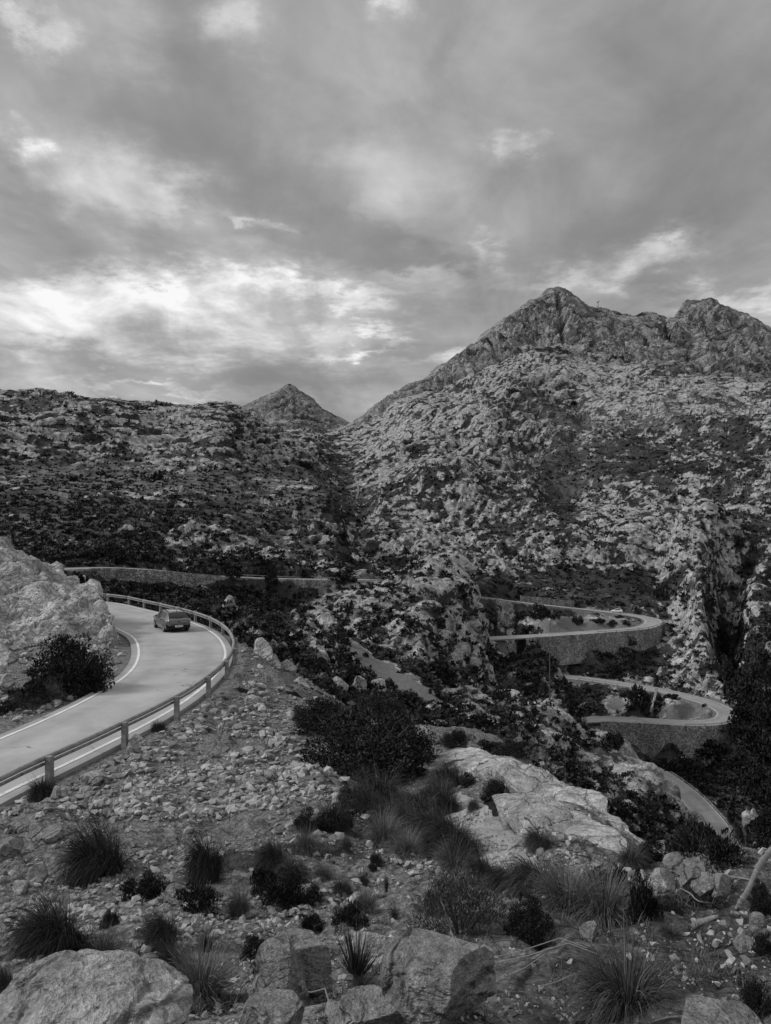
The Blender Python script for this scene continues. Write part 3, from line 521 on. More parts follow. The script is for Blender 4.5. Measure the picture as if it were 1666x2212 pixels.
far_patch('mountain', cp, 380, 900, 420, 1380, 2600, 300, ((260, 2), (120, 7), (55, 10), (26, 9), (13, 5.5)), 120, lambda x, y, z, st: .5-st*.35)

# ------------------------------------------------------------------ road ribbons
def ribbon(pl, name, ncol=9, lines=((-1, .16), (1, .16)), zoff=0.0, inset=.38, lift=.012):
    t = np.gradient(pl[:, :2], axis=0); t /= np.linalg.norm(t, axis=1)[:, None]; nrm = np.stack([t[:, 1], -t[:, 0]], 1)   # to the right
    k = np.linspace(-1, 1, ncol); w = pl[:, 3]
    co = np.empty((len(pl), ncol+2, 3)); kk = np.concatenate([[-1], k, [1]])
    co[:, :, 0] = pl[:, 0:1]+nrm[:, 0:1]*w[:, None]*kk; co[:, :, 1] = pl[:, 1:2]+nrm[:, 1:2]*w[:, None]*kk; co[:, :, 2] = pl[:, 2:3]+.03*(1-kk**2)
    co[:, 0, 2] -= .35; co[:, -1, 2] -= .35
    tr = np.exp(-((np.abs(np.abs(kk)-.45))/.14)**2)[None, :]*np.ones((len(pl), 1))
    o = np_mesh(name, co.reshape(-1, 3), grid_quads(len(pl), ncol+2), mat=M['road' if pl is NEAR else 'roadfar'], attrs=dict(track=tr, edge=sst(.72, 1.0, np.abs(kk))[None, :]*np.ones((len(pl), 1)))); tag(o, kind='structure')
    for sgn, lw in lines:
        a = (w-inset)*sgn; b = (w-inset-lw)*sgn
        lo = np.stack([np.stack([pl[:, 0]+nrm[:, 0]*q, pl[:, 1]+nrm[:, 1]*q, pl[:, 2]+.03*(1-(q/w)**2)+lift], 1) for q in ((a, b) if sgn < 0 else (b, a))], 1)
        np_mesh('edge_line', lo.reshape(-1, 3), grid_quads(len(pl), 2), mat=M['paint'], parent=o)
    return o
ribbon(NEAR, 'road', lines=((-1, .14), (1, .15)), inset=.35)
for r in (R2, R3, R4, R5): ribbon(r, 'road', inset=.3, lines=((-1, .15), (1, .15)), lift=.03)

# ------------------------------------------------------------------ world, sun, camera
def world():
    w = bpy.data.worlds.new('World'); SC.world = w; w.use_nodes = True; t = w.node_tree; t.nodes.clear(); N = NT(t)
    out = N.n('ShaderNodeOutputWorld'); g = N.n('ShaderNodeTexCoord').outputs['Generated']
    s = N.n('ShaderNodeSeparateXYZ', None, Vector=g); x, y, z = s.outputs
    el = N.m('ARCSINE', z); az = N.m('ARCTAN2', x, y)
    zc = N.m('ADD', N.m('MAXIMUM', z, 0.0), .16)
    pl = N.n('ShaderNodeCombineXYZ', None, X=N.m('DIVIDE', x, zc), Y=N.m('DIVIDE', y, zc), Z=0.0).outputs[0]
    wn = N.n('ShaderNodeTexNoise', None, Vector=pl, Scale=1.1, Detail=5, Roughness=.6)
    wsp = N.n('ShaderNodeSeparateColor', None, Color=wn.outputs[1])
    wf = N.n('ShaderNodeTexNoise', None, Vector=pl, Scale=4.5, Detail=7, Roughness=.68); wfs = N.n('ShaderNodeSeparateColor', None, Color=wf.outputs[1])
    wx = N.m('ADD', N.m('MULTIPLY', N.m('SUBTRACT', wsp.outputs[0], .5), .30), N.m('MULTIPLY', N.m('SUBTRACT', wfs.outputs[0], .5), .20)); wy = N.m('ADD', N.m('MULTIPLY', N.m('SUBTRACT', wsp.outputs[1], .5), .15), N.m('MULTIPLY', N.m('SUBTRACT', wfs.outputs[1], .5), .11))
    A = N.m('ADD', az, wx); E = N.m('ADD', el, wy)
    def cv(u, v): return math.atan2(u-CX, F), math.atan2(CY-v, math.hypot(F, u-CX))
    def blob(u, v, ru, rv, k, rot=0.0):
        a, e = cv(u, v); da = N.m('SUBTRACT', A, a); de = N.m('SUBTRACT', E, e)
        if rot:
            cr, sr = math.cos(rot), math.sin(rot)
            da, de = N.m('ADD', N.m('MULTIPLY', da, cr), N.m('MULTIPLY', de, sr)), N.m('SUBTRACT', N.m('MULTIPLY', de, cr), N.m('MULTIPLY', da, sr))
        q = N.m('ADD', N.m('POWER', N.m('ABSOLUTE', N.m('DIVIDE', da, ru/F)), 2.0), N.m('POWER', N.m('ABSOLUTE', N.m('DIVIDE', de, rv/F)), 2.0))
        return N.m('MULTIPLY', N.m('EXPONENT', N.m('MULTIPLY', q, -1.0)), k)
    n1 = N.noise(pl, .9, 7, .55, .8); mp = N.n('ShaderNodeMapping', None, Vector=pl, Rotation=(0, 0, .10), Scale=(1.5, .58, 1)).outputs[0]
    n2 = N.noise(mp, 1.2, 8, .58, .9); n3 = N.noise(N.n('ShaderNodeMapping', None, Vector=pl, Rotation=(0, 0, .2), Scale=(1.15, .85, 1)).outputs[0], 2.9, 8, .58, .45)
    v = N.m('ADD', .262, N.m('MULTIPLY', N.m('SUBTRACT', n1, .5), .66)); v = N.m('ADD', v, N.m('MULTIPLY', N.m('SUBTRACT', n2, .5), .46))
    v = N.m('ADD', v, N.m('MULTIPLY', N.m('SUBTRACT', n3, .5), .16))
    tx = N.rng(n3, .3, .72, .55, 1.45); B_ = 0.0
    for b in SKYB: B_ = N.m('ADD', B_, blob(*b))
    v = N.m('ADD', v, N.m('MULTIPLY', B_, tx))
    v = N.m('ADD', .168, N.m('MULTIPLY', .10, N.m('LOGARITHM', N.m('ADD', 1.0, N.m('EXPONENT', N.m('DIVIDE', N.m('SUBTRACT', v, .205), .10))), math.e)))
    v = N.m('MULTIPLY', v, N.m('ADD', 1.0, N.m('ADD', N.m('MULTIPLY', N.m('SUBTRACT', n3, .5), .85), N.m('MULTIPLY', N.m('SUBTRACT', n2, .5), .35))))
    v = N.m('MINIMUM', v, .74)
    hi = N.rng(el, R(36), R(62), 1.0, SKYTOP, True); v = N.m('MULTIPLY', v, hi)
    v = N.mix(N.rng(el, R(-1.5), R(1.0), 0, 1, True), .09, v)
    cc = N.n('ShaderNodeCombineColor', None, Red=v, Green=v, Blue=v).outputs[0]
    bg = N.n('ShaderNodeBackground', None, Color=cc, Strength=1.0)
    sk = N.n('ShaderNodeTexSky', dict(sky_type='NISHITA', sun_disc=False, sun_elevation=SUN_EL, sun_rotation=SUN_AZ))
    bw = N.n('ShaderNodeRGBToBW', None, Color=sk.outputs[0]).outputs[0]
    b2 = N.n('ShaderNodeBackground', None, Color=N.n('ShaderNodeCombineColor', None, Red=bw, Green=bw, Blue=bw).outputs[0], Strength=.05 * .2)
    ad = N.n('ShaderNodeAddShader', None, _0=bg.outputs[0], _1=b2.outputs[0]); t.links.new(ad.outputs[0], out.inputs[0])
SUN_EL, SUN_AZ = R(36), R(-95)      # azimuth from +Y towards +X
SKYTOP = 2.15
SKYB = [(230, 650, 360, 58, .46), (650, 650, 250, 20, .32), (100, 715, 220, 35, .22), (760, 720, 90, 14, .3), (330, 828, 90, 10, .25), (600, 790, 170, 40, -.12), (760, 815, 90, 40, -.12), (200, 790, 260, 25, -.07), (880, 700, 120, 40, -.06),
        (90, 85, 40, 45, .28), (240, 60, 90, 70, .16), (500, 55, 60, 45, .24), (845, -5, 50, 18, .26), (200, 385, 120, 55, .27), (335, 440, 60, 45, .2), (12, 315, 32, 22, .35), (560, 508, 60, 14, .22, -.3), (1095, 325, 34, 20, .16), (1035, 545, 35, 25, .22), (1425, 530, 90, 28, .36), (1590, 645, 150, 26, .32), (1050, 600, 250, 20, .22), (860, 445, 90, 60, .1), (1280, 590, 150, 40, .12), (1000, 760, 140, 14, .2),
        (640, 470, 330, 55, -.12, -.5), (930, 585, 150, 22, -.14, -.15), (1330, 470, 240, 60, -.06, .35), (250, 250, 220, 60, -.06, -.3), (800, 330, 90, 40, .10), (850, 540, 120, 24, -.1, -.3), (160, 560, 240, 22, -.08), (1500, 290, 170, 200, -.09), (1020, 120, 60, 90, -.08), (1330, 500, 180, 40, -.08), (430, 200, 110, 110, -.08), (560, 350, 200, 60, -.06), (1390, 605, 110, 26, -.14), (60, 470, 120, 50, -.05), (600, 560, 160, 30, -.08, -.2)]
world()
sl = bpy.data.lights.new('sun', 'SUN'); sl.energy = 1.5; sl.angle = R(11); so = bpy.data.objects.new('sun', sl); COL.objects.link(so)
sd = Vector((math.sin(SUN_AZ)*math.cos(SUN_EL), math.cos(SUN_AZ)*math.cos(SUN_EL), math.sin(SUN_EL))); so.rotation_euler = sd.to_track_quat('Z', 'Y').to_euler()
cam = bpy.data.cameras.new('camera'); co_ = bpy.data.objects.new('camera', cam); COL.objects.link(co_)
co_.rotation_euler = (R(90), 0, 0); cam.sensor_fit = 'HORIZONTAL'; cam.sensor_width = 36; cam.lens = 36*F/1666; cam.clip_end = 20000; cam.clip_start = .05
SC.camera = co_
SC.cycles.max_bounces = 4; SC.cycles.diffuse_bounces = 1; SC.cycles.glossy_bounces = 2; SC.cycles.transmission_bounces = 2
vs = SC.view_settings; vs.view_transform = 'Standard'; vs.look = 'None'; vs.exposure = .3; vs.gamma = 1; vs.use_curve_mapping = False
#%%OBJECTS
# ================================================================== OBJECTS
def icos(sub):
    import bmesh
    bm = bmesh.new(); bmesh.ops.create_icosphere(bm, subdivisions=sub, radius=1); bm.verts.ensure_lookup_table()
    v = np.array([x.co[:] for x in bm.verts]); f = np.array([[q.index for q in p.verts] for p in bm.faces]); bm.free(); return v, f
ICO = {k: icos(k) for k in (1, 2, 3, 5, 6)}
def vor_edge(p, seed):
    i0 = np.floor(p).astype(np.int64); f1 = np.full(len(p), 9.); f2 = np.full(len(p), 9.)
    for dx in (-1, 0, 1):
        for dy in (-1, 0, 1):
            for dz in (-1, 0, 1):
                c_ = i0+np.array([dx, dy, dz]); h = [_h(c_[:, 0], c_[:, 1], c_[:, 2], seed+k).astype(np.float64)/4294967296. for k in range(3)]
                d = np.linalg.norm(c_+np.stack(h, 1)-p, axis=1); m_ = d < f1; f2 = np.where(m_, f1, np.minimum(f2, d)); f1 = np.where(m_, d, f1)
    return f2-f1
def rand_dir(g):
    a = g.normal(size=3); return a/np.linalg.norm(a)
def boulder(name, loc, size, axis=(0, 1, 0), up_=(0, 0, 1), seed=1, mat='rock', sub=5, cuts=9, rough=.05, label=None, group=None, bed=0.0, cat='rock', lam0=.5, pw=.8, ol=.5, crack=1.0):
    """angular block: a ball cut by planes, then roughened; axis = long axis (y)"""
    g = np.random.default_rng(seed); v, f = ICO[sub]; v = v.copy()
    v = np.sign(v)*np.abs(v)**pw
    for k in range(cuts):
        n = rand_dir(g); n[2] *= .8; n /= np.linalg.norm(n); o = g.uniform(ol, .88)
        dd = v @ n - o; v = v-np.outer(np.maximum(dd, 0)*.96, n)
    sz = np.array(size); w = v*sz
    nrm = v/np.linalg.norm(v, axis=1)[:, None]; s0 = float(sz.max()); px = w+seed*13.7
    d = 0
    for lam, am in ((lam0*2.2, .9), (lam0, .5), (lam0*.45, .28), (lam0*.2, .14), (lam0*.09, .07)):
        n = perlin(px[:, 0]/lam, px[:, 1]/lam, px[:, 2]/lam*(1.7 if bed else 1), seed)
        d = d+(np.abs(n)*2-.4)*am*rough*1.7*s0
    if crack:
        wp = px+np.stack([perlin(px[:, 0]/s0/.4, px[:, 1]/s0/.4, px[:, 2]/s0/.4, seed+j) for j in (5, 6, 7)], 1)*s0*.12
        for sc_, am in ((.75, .055), (.33, .03)): e_ = vor_edge(wp/(s0*sc_)*np.array([1, .6, 1.5]), seed); d = d-np.exp(-(e_/.05)**2)*am*s0*crack
    if bed:
        q = px[:, 2]/bed+perlin(px[:, 0]/.8, px[:, 1]/.8, px[:, 2]/.8, seed+3)*.5; fr = q-np.floor(q); d = d-np.exp(-((fr-.5)/.09)**2)*bed*.25
    w = w+nrm*np.asarray(d)[:, None]
    ay = Vector(axis).normalized(); ax = ay.cross(Vector(up_)).normalized(); az = ax.cross(ay)
    Mx = np.array([ax[:], ay[:], az[:]])
    o = np_mesh(name, w @ Mx, tris=f, mat=M[mat], smooth=False); o.location = loc
    return tag(o, label, cat, group)

# ---- outcrop beside the bend
def outcrop():
    poly = [(-16.9, 48.3), (-17.9, 51.2), (-19.5, 54.8), (-21.8, 58.6), (-24.6, 61.8), (-29.6, 65.6), (-38, 72.5), (-58, 80), (-62, 50), (-44, 43), (-31, 43.2), (-24.5, 44.6), (-20, 46)]
    top = RBF([(-300, 1390, 45), (0, 1392, 46), (60, 1350, 47.5), (0, 1300, 50), (0, 1225, 55), (0, 1161, 61), (-150, 1120, 60), (-300, 1100, 60), (-300, 1250, 50), (60, 1300, 50.5), (50, 1196, 60.5), (63, 1208, 62), (133, 1225, 61), (150, 1372, 48), (150, 1330, 49.5), (150, 1290, 53), (176, 1266, 60), (200, 1272, 60), (200, 1372, 48.5), (200, 1330, 50), (200, 1300, 55), (230, 1293, 58), (252, 1311, 56), (250, 1330, 52), (240, 1352, 49.6), (252, 1345, 50.2), (262, 1322, 57), (0, 1175, 70), (100, 1250, 72), (-300, 1120, 75)], 4, 3, .05)
    xs = np.arange(-60, -15.5, .13); ys = np.arange(42, 75, .13); x, y = np.meshgrid(xs, ys)
    z = top(x/y, np.log(y))*y
    pg = np.array(poly); inside = np.zeros(x.shape, bool); dm = np.full(x.shape, 1e9)
    wx = x+perlin(x/3, y/3, z*0, 5)*1.1+perlin(x/1., y/1., z*0, 6)*.35; wy = y+perlin(x/3, y/3, z*0+9, 7)*1.1
    for i in range(len(pg)):
        a, b = pg[i], pg[(i+1) % len(pg)]; e = b-a
        t = np.clip(((wx-a[0])*e[0]+(wy-a[1])*e[1])/(e @ e), 0, 1); dm = np.minimum(dm, np.hypot(wx-a[0]-t*e[0], wy-a[1]-t*e[1]))
        cond = ((a[1] > wy) != (b[1] > wy)) & (wx < (b[0]-a[0])*(wy-a[1])/(b[1]-a[1]+1e-12)+a[0]); inside ^= cond
    sd_ = np.where(inside, dm, -dm); z = np.minimum(z, -9.6+(sd_+.35)*4.5)
    zy = np.gradient(z, axis=0)/.13; zx = np.gradient(z, axis=1)/.13; q = np.sqrt(zx**2+zy**2+1); dp = 0
    for k, (lam, am) in enumerate(((6, .55), (2.8, .42), (1.3, .22), (.6, .10), (.3, .05))):
        n = perlin(x/lam, y/lam, z/lam*1.6, 300+k); dp = dp+(np.abs(n)*2-.45)*am
    pp = np.stack([x+perlin(x/2, y/2, z/2, 8)*.9, y+perlin(x/2, y/2, z/2, 9)*.9, z+perlin(x/2, y/2, z/2, 10)*.5], -1).reshape(-1, 3)
    for sc_, am in (((3.2, 3.2, 1.5), .30), ((1.3, 1.3, .7), .13)): dp = dp-(np.exp(-(vor_edge(pp/np.array(sc_), 77)/.06)**2)*am).reshape(x.shape)
    h = z/.85+fbm(x, y, z, 5, 2, 33)*.9; fr = h-np.floor(h); dp = dp-np.exp(-((fr-.5)/.1)**2)*.22
    co = np.stack([x-zx/q*dp, y-zy/q*dp, z+dp/q], -1).reshape(-1, 3); nr, nc = x.shape
    qd = grid_quads(nr, nc); ok = (sd_ > -.35).ravel(); qd = qd[ok[qd].all(1)]
    us = np.unique(qd); rm = np.zeros(len(co), int); rm[us] = np.arange(len(us))
    o = np_mesh('rock_outcrop', co[us], rm[qd], mat=M['rock']); tag(o, 'long pale limestone outcrop rising beside the inside of the near road bend', 'rock')
outcrop()

# ---- foreground rocks
def dirp(a, b): return np.array(P(*b))-np.array(P(*a))
def slab(name, a, b, w, h, seed, label, mat='rock', lift=0.0, rough=.022, cuts=7, lam0=1.1):
    A, B = P(*a), P(*b); dv = B-A; Lh = np.linalg.norm(dv)/2
    boulder(name, (A+B)/2+np.array([0, 0, lift]), (w, Lh, h), dv, (0, 0, 1), seed, mat, 6, cuts, rough, label, 'limestone ribs on the slope', lam0=lam0, crack=.3)
slab('rock_rib', (1020, 1630, 24), (1440, 1868, 11.6), .85, .85, 11, 'long upper limestone rib running down to the right above the lowest road', lift=-.25)
slab('rock_rib', (1075, 1765, 16.5), (1368, 1905, 9.4), .75, .5, 12, 'lower pale limestone slab beside the gravel path, parallel to the longer rib', lift=.1)
slab('rock_rib', (930, 1625, 27), (1110, 1700, 19.5), 1.3, .7, 14, 'pale rock shelf at the upper end of the limestone ribs, behind the grass', lift=-.25)
def rock_at(u, v, w, h, seed, label, mat='rockgrey', depth=None, cuts=10, rot=0.0, sink=.25, rough=.035, sub=5, name='boulder', tilt=0.0, group=None, lam0=None, pw=.8, ol=.5, crack=.6):
    p = gp(u, v); d = p[1]; rw = w/2/F*d; rh = h/2/F*d; dy = (depth or 1.0)*rw
    ax = (math.sin(rot)*math.cos(tilt), math.cos(rot)*math.cos(tilt), math.sin(tilt))
    return boulder(name, (p[0], p[1]+dy*.4, p[2]+rh*(1-2*sink)), (rw*1.12, dy*1.12, rh*1.25), ax, (0, 0, 1), seed, mat, sub, cuts, rough, label, group, cat='rock', lam0=lam0 or max(rw, .05)*.8, pw=pw, ol=ol, crack=crack)
rock_at(190, 2232, 420, 118, 21, 'large rounded pale boulder filling the bottom left corner', 'rock', .7, 7, .2, .12, .05, 6, pw=1, ol=.74, lam0=.35)
rock_at(600, 2190, 110, 140, 22, 'cracked grey block left of the spiky grass tuft', 'rockgrey', .9, 6, .3, .2, .012, 6, pw=.6, crack=.9)
rock_at(672, 2160, 90, 120, 23, 'smooth faced grey block just left of the spiky tuft', 'rockgrey', .8, 6, -.2, .2, .008, 6, pw=.6, crack=.5)
rock_at(640, 2085, 110, 70, 29, 'grey rock with white lichen spots behind the cracked blocks', 'rockgrey', .9, 9, -.2, .2, .03, 5)
rock_at(805, 2105, 110, 110, 24, 'pale topped rock behind the spiky grass tuft', 'rock', .9, 9, .2, .25, .03, 5)
rock_at(960, 2190, 240, 150, 25, 'big flat topped grey block at the bottom centre, its face tilted toward the viewer', 'rockgrey', .75, 8, .45, .18, .010, 6, crack=.6, pw=.65)
rock_at(600, 2232, 150, 60, 26, 'low grey slab at the bottom edge under the cracked block', 'rockgrey', .8, 5, .1, .2, .012, pw=.6, crack=.9)
rock_at(800, 2228, 190, 70, 27, 'low broken rock at the bottom edge between the two grey blocks', 'rockgrey', .8, 6, -.4, .25, .015, pw=.65, crack=1.)
rock_at(1555, 2230, 190, 75, 28, 'flat bare slab sunk in the footpath at the bottom right', 'rockgrey', .9, 6, .3, .3, .012, 6)
rock_at(1500, 1915, 70, 55, 31, 'left stone of the low pile at the footpath edge', 'rockgrey', .8, 12)
rock_at(1528, 1940, 50, 50, 32, 'split front stone of the low pile at the footpath edge', 'rockgrey', .8, 12)
rock_at(1562, 1937, 48, 50, 33, 'right stone of the low pile at the footpath edge', 'rockgrey', .8, 12)
rock_at(1510, 1893, 120, 34, 34, 'flat capstone lying across the low pile at the footpath edge', 'rockgrey', .7, 8, .3)
rock_at(1428, 1920, 66, 52, 35, 'pale stone at the foot of the limestone slab beside the dark shrub', 'rock', .8, 10)
rock_at(1612, 2055, 46, 26, 36, 'rounded brown stone on the bare footpath', 'rockgrey', .9, 3, .2, .25, .02)
rock_at(1640, 2008, 30, 38, 37, 'egg shaped stone leaning at the right edge of the footpath', 'rockgrey', .9, 3, .2, .25, .02)
rock_at(1278, 2030, 44, 40, 38, 'grey stone half buried behind the huge grass tuft', 'rockgrey')
rock_at(421, 1997, 26, 24, 39, 'single white stone below the drooping grass clump on the gravel', 'rock', .9, 6)
rock_at(944, 2022, 14, 18, 40, 'small pointed pale stone left of the grey shrub', 'rock', .9, 6, sub=3)
for k, (u, v, w, h, lab) in enumerate(((40, 1800, 56, 30, 'flat lichen spotted rock at the left edge below the road'), (72, 1815, 50, 34, 'cracked grey rock in the row below the road edge'), (103, 1820, 52, 38, 'blocky rock at the right end of the row below the road edge'), (20, 1850, 60, 40, 'low broken rock at the left edge beside the gravel'), (80, 1905, 46, 40, 'pale cracked rock left of the biggest drooping grass clump'), (40, 1930, 46, 24, 'speckled flat rock above the left grass clump'),
    (195, 1698, 52, 28, 'pale jagged rock on the gravel under the road edge'), (288, 1622, 44, 34, 'rubble block under the third guardrail post'), (120, 1725, 22, 30, 'wedge of stone at the foot of the nearest guardrail post'), (134, 1722, 22, 26, 'pale stone propped against the nearest guardrail post'),
    (565, 1420, 48, 44, 'round pale boulder on the gravel crest beyond the guardrail'), (620, 1455, 46, 34, 'angular pale boulder on the right edge of the gravel crest'), (590, 1440, 40, 32, 'grey block between the two boulders on the gravel crest'), (648, 1486, 46, 22, 'ledge of pale stone where the gravel meets the big shrub'), (540, 1520, 44, 18, 'flat stone leaning on the gravel below the guardrail curve'),
    (920, 1590, 40, 20, 'rounded pale boulder behind the big dark shrub'), (735, 1500, 40, 30, 'pale standing rock above the big dark shrub'), (775, 1498, 36, 44, 'tall pale rock in the row above the big dark shrub'), (815, 1505, 44, 42, 'bedded pale rock at the right end of the row above the big shrub'), (15, 1436, 46, 34, 'round pale rock at the left edge beside the roadside bush'), (10, 1490, 40, 34, 'dark stained rock at the left edge under the roadside bush'))):
    rock_at(u, v, w, h, 60+k, lab, 'rock' if k not in (0, 1, 2, 3) else 'rockgrey', .9, 9, .3*k, .22, .04, 5 if w > 35 else 3, group=None)

def footpath(pts, name):
    q = catmull([tuple(gp(u, v))+(w,) for u, v, w in pts], .15); t = np.gradient(q[:, :2], axis=0); t /= np.linalg.norm(t, axis=1)[:, None]; n = np.stack([t[:, 1], -t[:, 0]], 1); k = np.linspace(-1, 1, 9)
    x = q[:, 0:1]+n[:, 0:1]*q[:, 3:4]*k; y = q[:, 1:2]+n[:, 1:2]*q[:, 3:4]*k; z = np.array([[gz(a, b) for a, b in zip(r, s)] for r, s in zip(x, y)]); z = z+.05*(1-k**4)-.015+.02*perlin(x/.3, y/.3, z, 3)
    tag(np_mesh(name, np.stack([x, y, z], -1).reshape(-1, 3), grid_quads(len(q), 9), mat=M['pathm'], smooth=True), kind='structure')
M['pathm'] = plain('trodden gravel', .36, .95, 0, .2, .5, 26, .6)
footpath([(965, 1728, .42), (1010, 1765, .52), (1045, 1800, .52), (1080, 1840, .46), (1110, 1875, .38), (1130, 1900, .28)], 'path')
# ---- loose gravel: nobody could count it
def stones(n, name, ulim, vlim, smin, smax, seed, ok, lift=0.0):
    g = np.random.default_rng(seed); b, f = ICO[1]; tem = []
    for k in range(14):
        v = b*np.array([1, g.uniform(.5, .9), g.uniform(.22, .6)])
        for j in range(9):
            nn = rand_dir(g); o = g.uniform(.16, .5); v = v-np.outer(np.maximum(v @ nn-o, 0), nn)
        tem.append(v)
    cs, fs = [], []; cnt = 0
    for _ in range(n):
        u, v = g.uniform(*ulim), g.uniform(*vlim); p = gp(u, v)
        if p[1] > 60 or not ok(u, v, p): continue
        pt = float(perlin(np.array([p[0]/1.6]), np.array([p[1]/2.4]), np.array([0.3]), 55)[0]+.6*perlin(np.array([p[0]/.5]), np.array([p[1]/.8]), np.array([0.3]), 56)[0])
        if g.random() > .62+1.1*pt: continue
        s = (.6+max(pt+.15, 0)*1.1)*min(smax, smin*(1+g.pareto(1.45)))*(.25+.75*min(p[1]/20, 1.3)); s = min(s, .0095*p[1])*1.25
        a = g.uniform(0, 6.28); t = g.normal(0, .45); Rm = np.array((Matrix.Rotation(a, 3, 'Z') @ Matrix.Rotation(t, 3, 'X')))
        cs.append((tem[_ % 14]*s) @ Rm.T+p+np.array([0, 0, s*.15+lift])); fs.append(f+cnt); cnt += len(b)
    tag(np_mesh(name, np.concatenate(cs), tris=np.concatenate(fs), mat=M['stone']), kind='stuff')
def on_gravel(u, v, p):
    i = int(np.clip((math.log(p[1])-L0)/(L1-L0)*(NL-1), 0, NL-1)); j = int(np.clip(((u-CX)/F-U0)/(U1-U0)*(NU-1), 0, NU-1))
    return keep[i, j] > .1 and nveg[i, j] < .75 and (dirt[i, j] < .45 or (u*7.31+v*3.17) % 1 < .3)
stones(52000, 'gravel', (-60, 740), (1385, 1770), .019, .28, 5, on_gravel)
stones(2600, 'gravel', (955, 1135), (1725, 1905), .013, .05, 9, lambda u, v, p: abs(u-(965+(v-1728)*.93)) < 34, .035)
stones(32000, 'gravel', (-60, 1720), (1740, 2212), .018, .2, 6, on_gravel)

# ---- vegetation meshes
def quads_from(cen, ax, bx, size):
    a = ax*size[:, None]; b = bx*size[:, None]
    co = np.stack([cen-a*.5, cen-b*.32+a*.1, cen+a*.6, cen+b*.32+a*.1], 1).reshape(-1, 3); q = np.arange(len(cen)*4).reshape(-1, 4); return co, q
def leaf_cloud(n, nsub, leaf, seed, up_bias=.4, flat=.75, base=.05, spiky=0.0, hollow=.55):
    """leaves on twig clumps spread through a rounded crown of radius 1, height about 1.3"""
    g = np.random.default_rng(seed); sub = []
    while len(sub) < nsub:
        q = g.uniform(-1, 1, 3); q[2] = abs(q[2])
        r_ = np.linalg.norm(q)
        if hollow < r_ < 1: sub.append(q*np.array([.82, .82, flat*1.2])*(1+g.normal(0, .08)))
    sub = np.array(sub); rs = g.uniform(.16, .34, nsub)*(1.7 if nsub < 12 else 1)
    k = g.integers(0, nsub, n); d = g.normal(size=(n, 3)); d /= np.linalg.norm(d, axis=1)[:, None]
    r = g.uniform(.35, 1, n)**.5; cen = sub[k]+d*(rs[k]*r)[:, None]*np.array([1, 1, .8]); cen[:, 2] = np.maximum(cen[:, 2], 0)*1.0+base
    a = d+g.normal(0, .6, (n, 3))+np.array([0, 0, up_bias])
    if spiky: a = cen*np.array([.5, .5, .2])+np.array([0, 0, spiky])+g.normal(0, .25, (n, 3))
    a /= np.linalg.norm(a, axis=1)[:, None]; b = np.cross(a, g.normal(size=(n, 3))); b /= np.linalg.norm(b, axis=1)[:, None]
    return quads_from(cen, a, b*(.45 if spiky else 1.0), leaf*g.uniform(.6, 1.5, n))
def twig_mesh(seed, n=14, r=.02):
    g = np.random.default_rng(seed); mb = MB()
    for k in range(n):
        a = g.uniform(0, 6.28); s = g.uniform(.3, .9); h = g.uniform(.4, .95)
        pts = [(0.05*math.cos(a), .05*math.sin(a), -.1), (s*.4*math.cos(a), s*.4*math.sin(a), h*.5), (s*math.cos(a+.2), s*math.sin(a+.2), h)]
        mb.tube(pts, [r, r*.7, r*.25], 5)
    return mb
def mesh_of(co, q, name, mat):
    o = np_mesh(name, co, q, mat=mat, link=False); return o.data
SH = {}
for k in range(3): SH['dense%d' % k] = mesh_of(*leaf_cloud(15000, 60, .042, 400+k), 'foliage', M['leaf'])
for k in range(3): SH['mid%d' % k] = mesh_of(*leaf_cloud(1500, 26, .13, 410+k), 'foliage', M['leaf'])
for k in range(3): SH['spiky%d' % k] = mesh_of(*leaf_cloud(4200, 34, .11, 420+k, spiky=.8, hollow=.2), 'foliage', M['leaf'])
for k in range(2): SH['grey%d' % k] = mesh_of(*leaf_cloud(9000, 46, .05, 430+k, spiky=.5, hollow=.3), 'foliage', M['leafgrey'])
for k in range(3): SH['twigs%d' % k] = twig_mesh(440+k).build('stems', M['bark'])
TW = [SH['twigs%d' % k].data for k in range(3)]
for k in range(3): bpy.data.objects.remove(SH['twigs%d' % k])
def link_obj(name, me, parent=None, loc=(0, 0, 0), rz=0, sc=(1, 1, 1)):
    o = bpy.data.objects.new(name, me); COL.objects.link(o); o.location = loc; o.rotation_euler = (0, 0, rz); o.scale = sc
    if parent: o.parent = parent
    return o
sct = [0]
def shrub(u, v, w, h, kind, label, group=None, name='shrub', cat='shrub', sink=.12, parts=True, p=None):
    """u, v = foot of the plant on the slope; w, h = its size in picture units"""
    p = gp(u, v) if p is None else p; d = p[1]; rw = w/2/F*d; hh = h/F*d; sct[0] += 1; g = random.Random(sct[0])
    e = empty(name, (p[0], p[1]+rw*.8, max(gz(p[0], p[1]+rw*.8), p[2]-hh*.1)-hh*sink), g.uniform(0, 6.28)); e.scale = (rw*1.04, rw*1.04, hh/1.12); tag(e, label, cat, group)
    ks = [k for k in SH if k.startswith(kind)]; link_obj('foliage', SH[ks[sct[0] % len(ks)]], e)
    if parts: link_obj('stems', TW[sct[0] % 3], e)
    return e
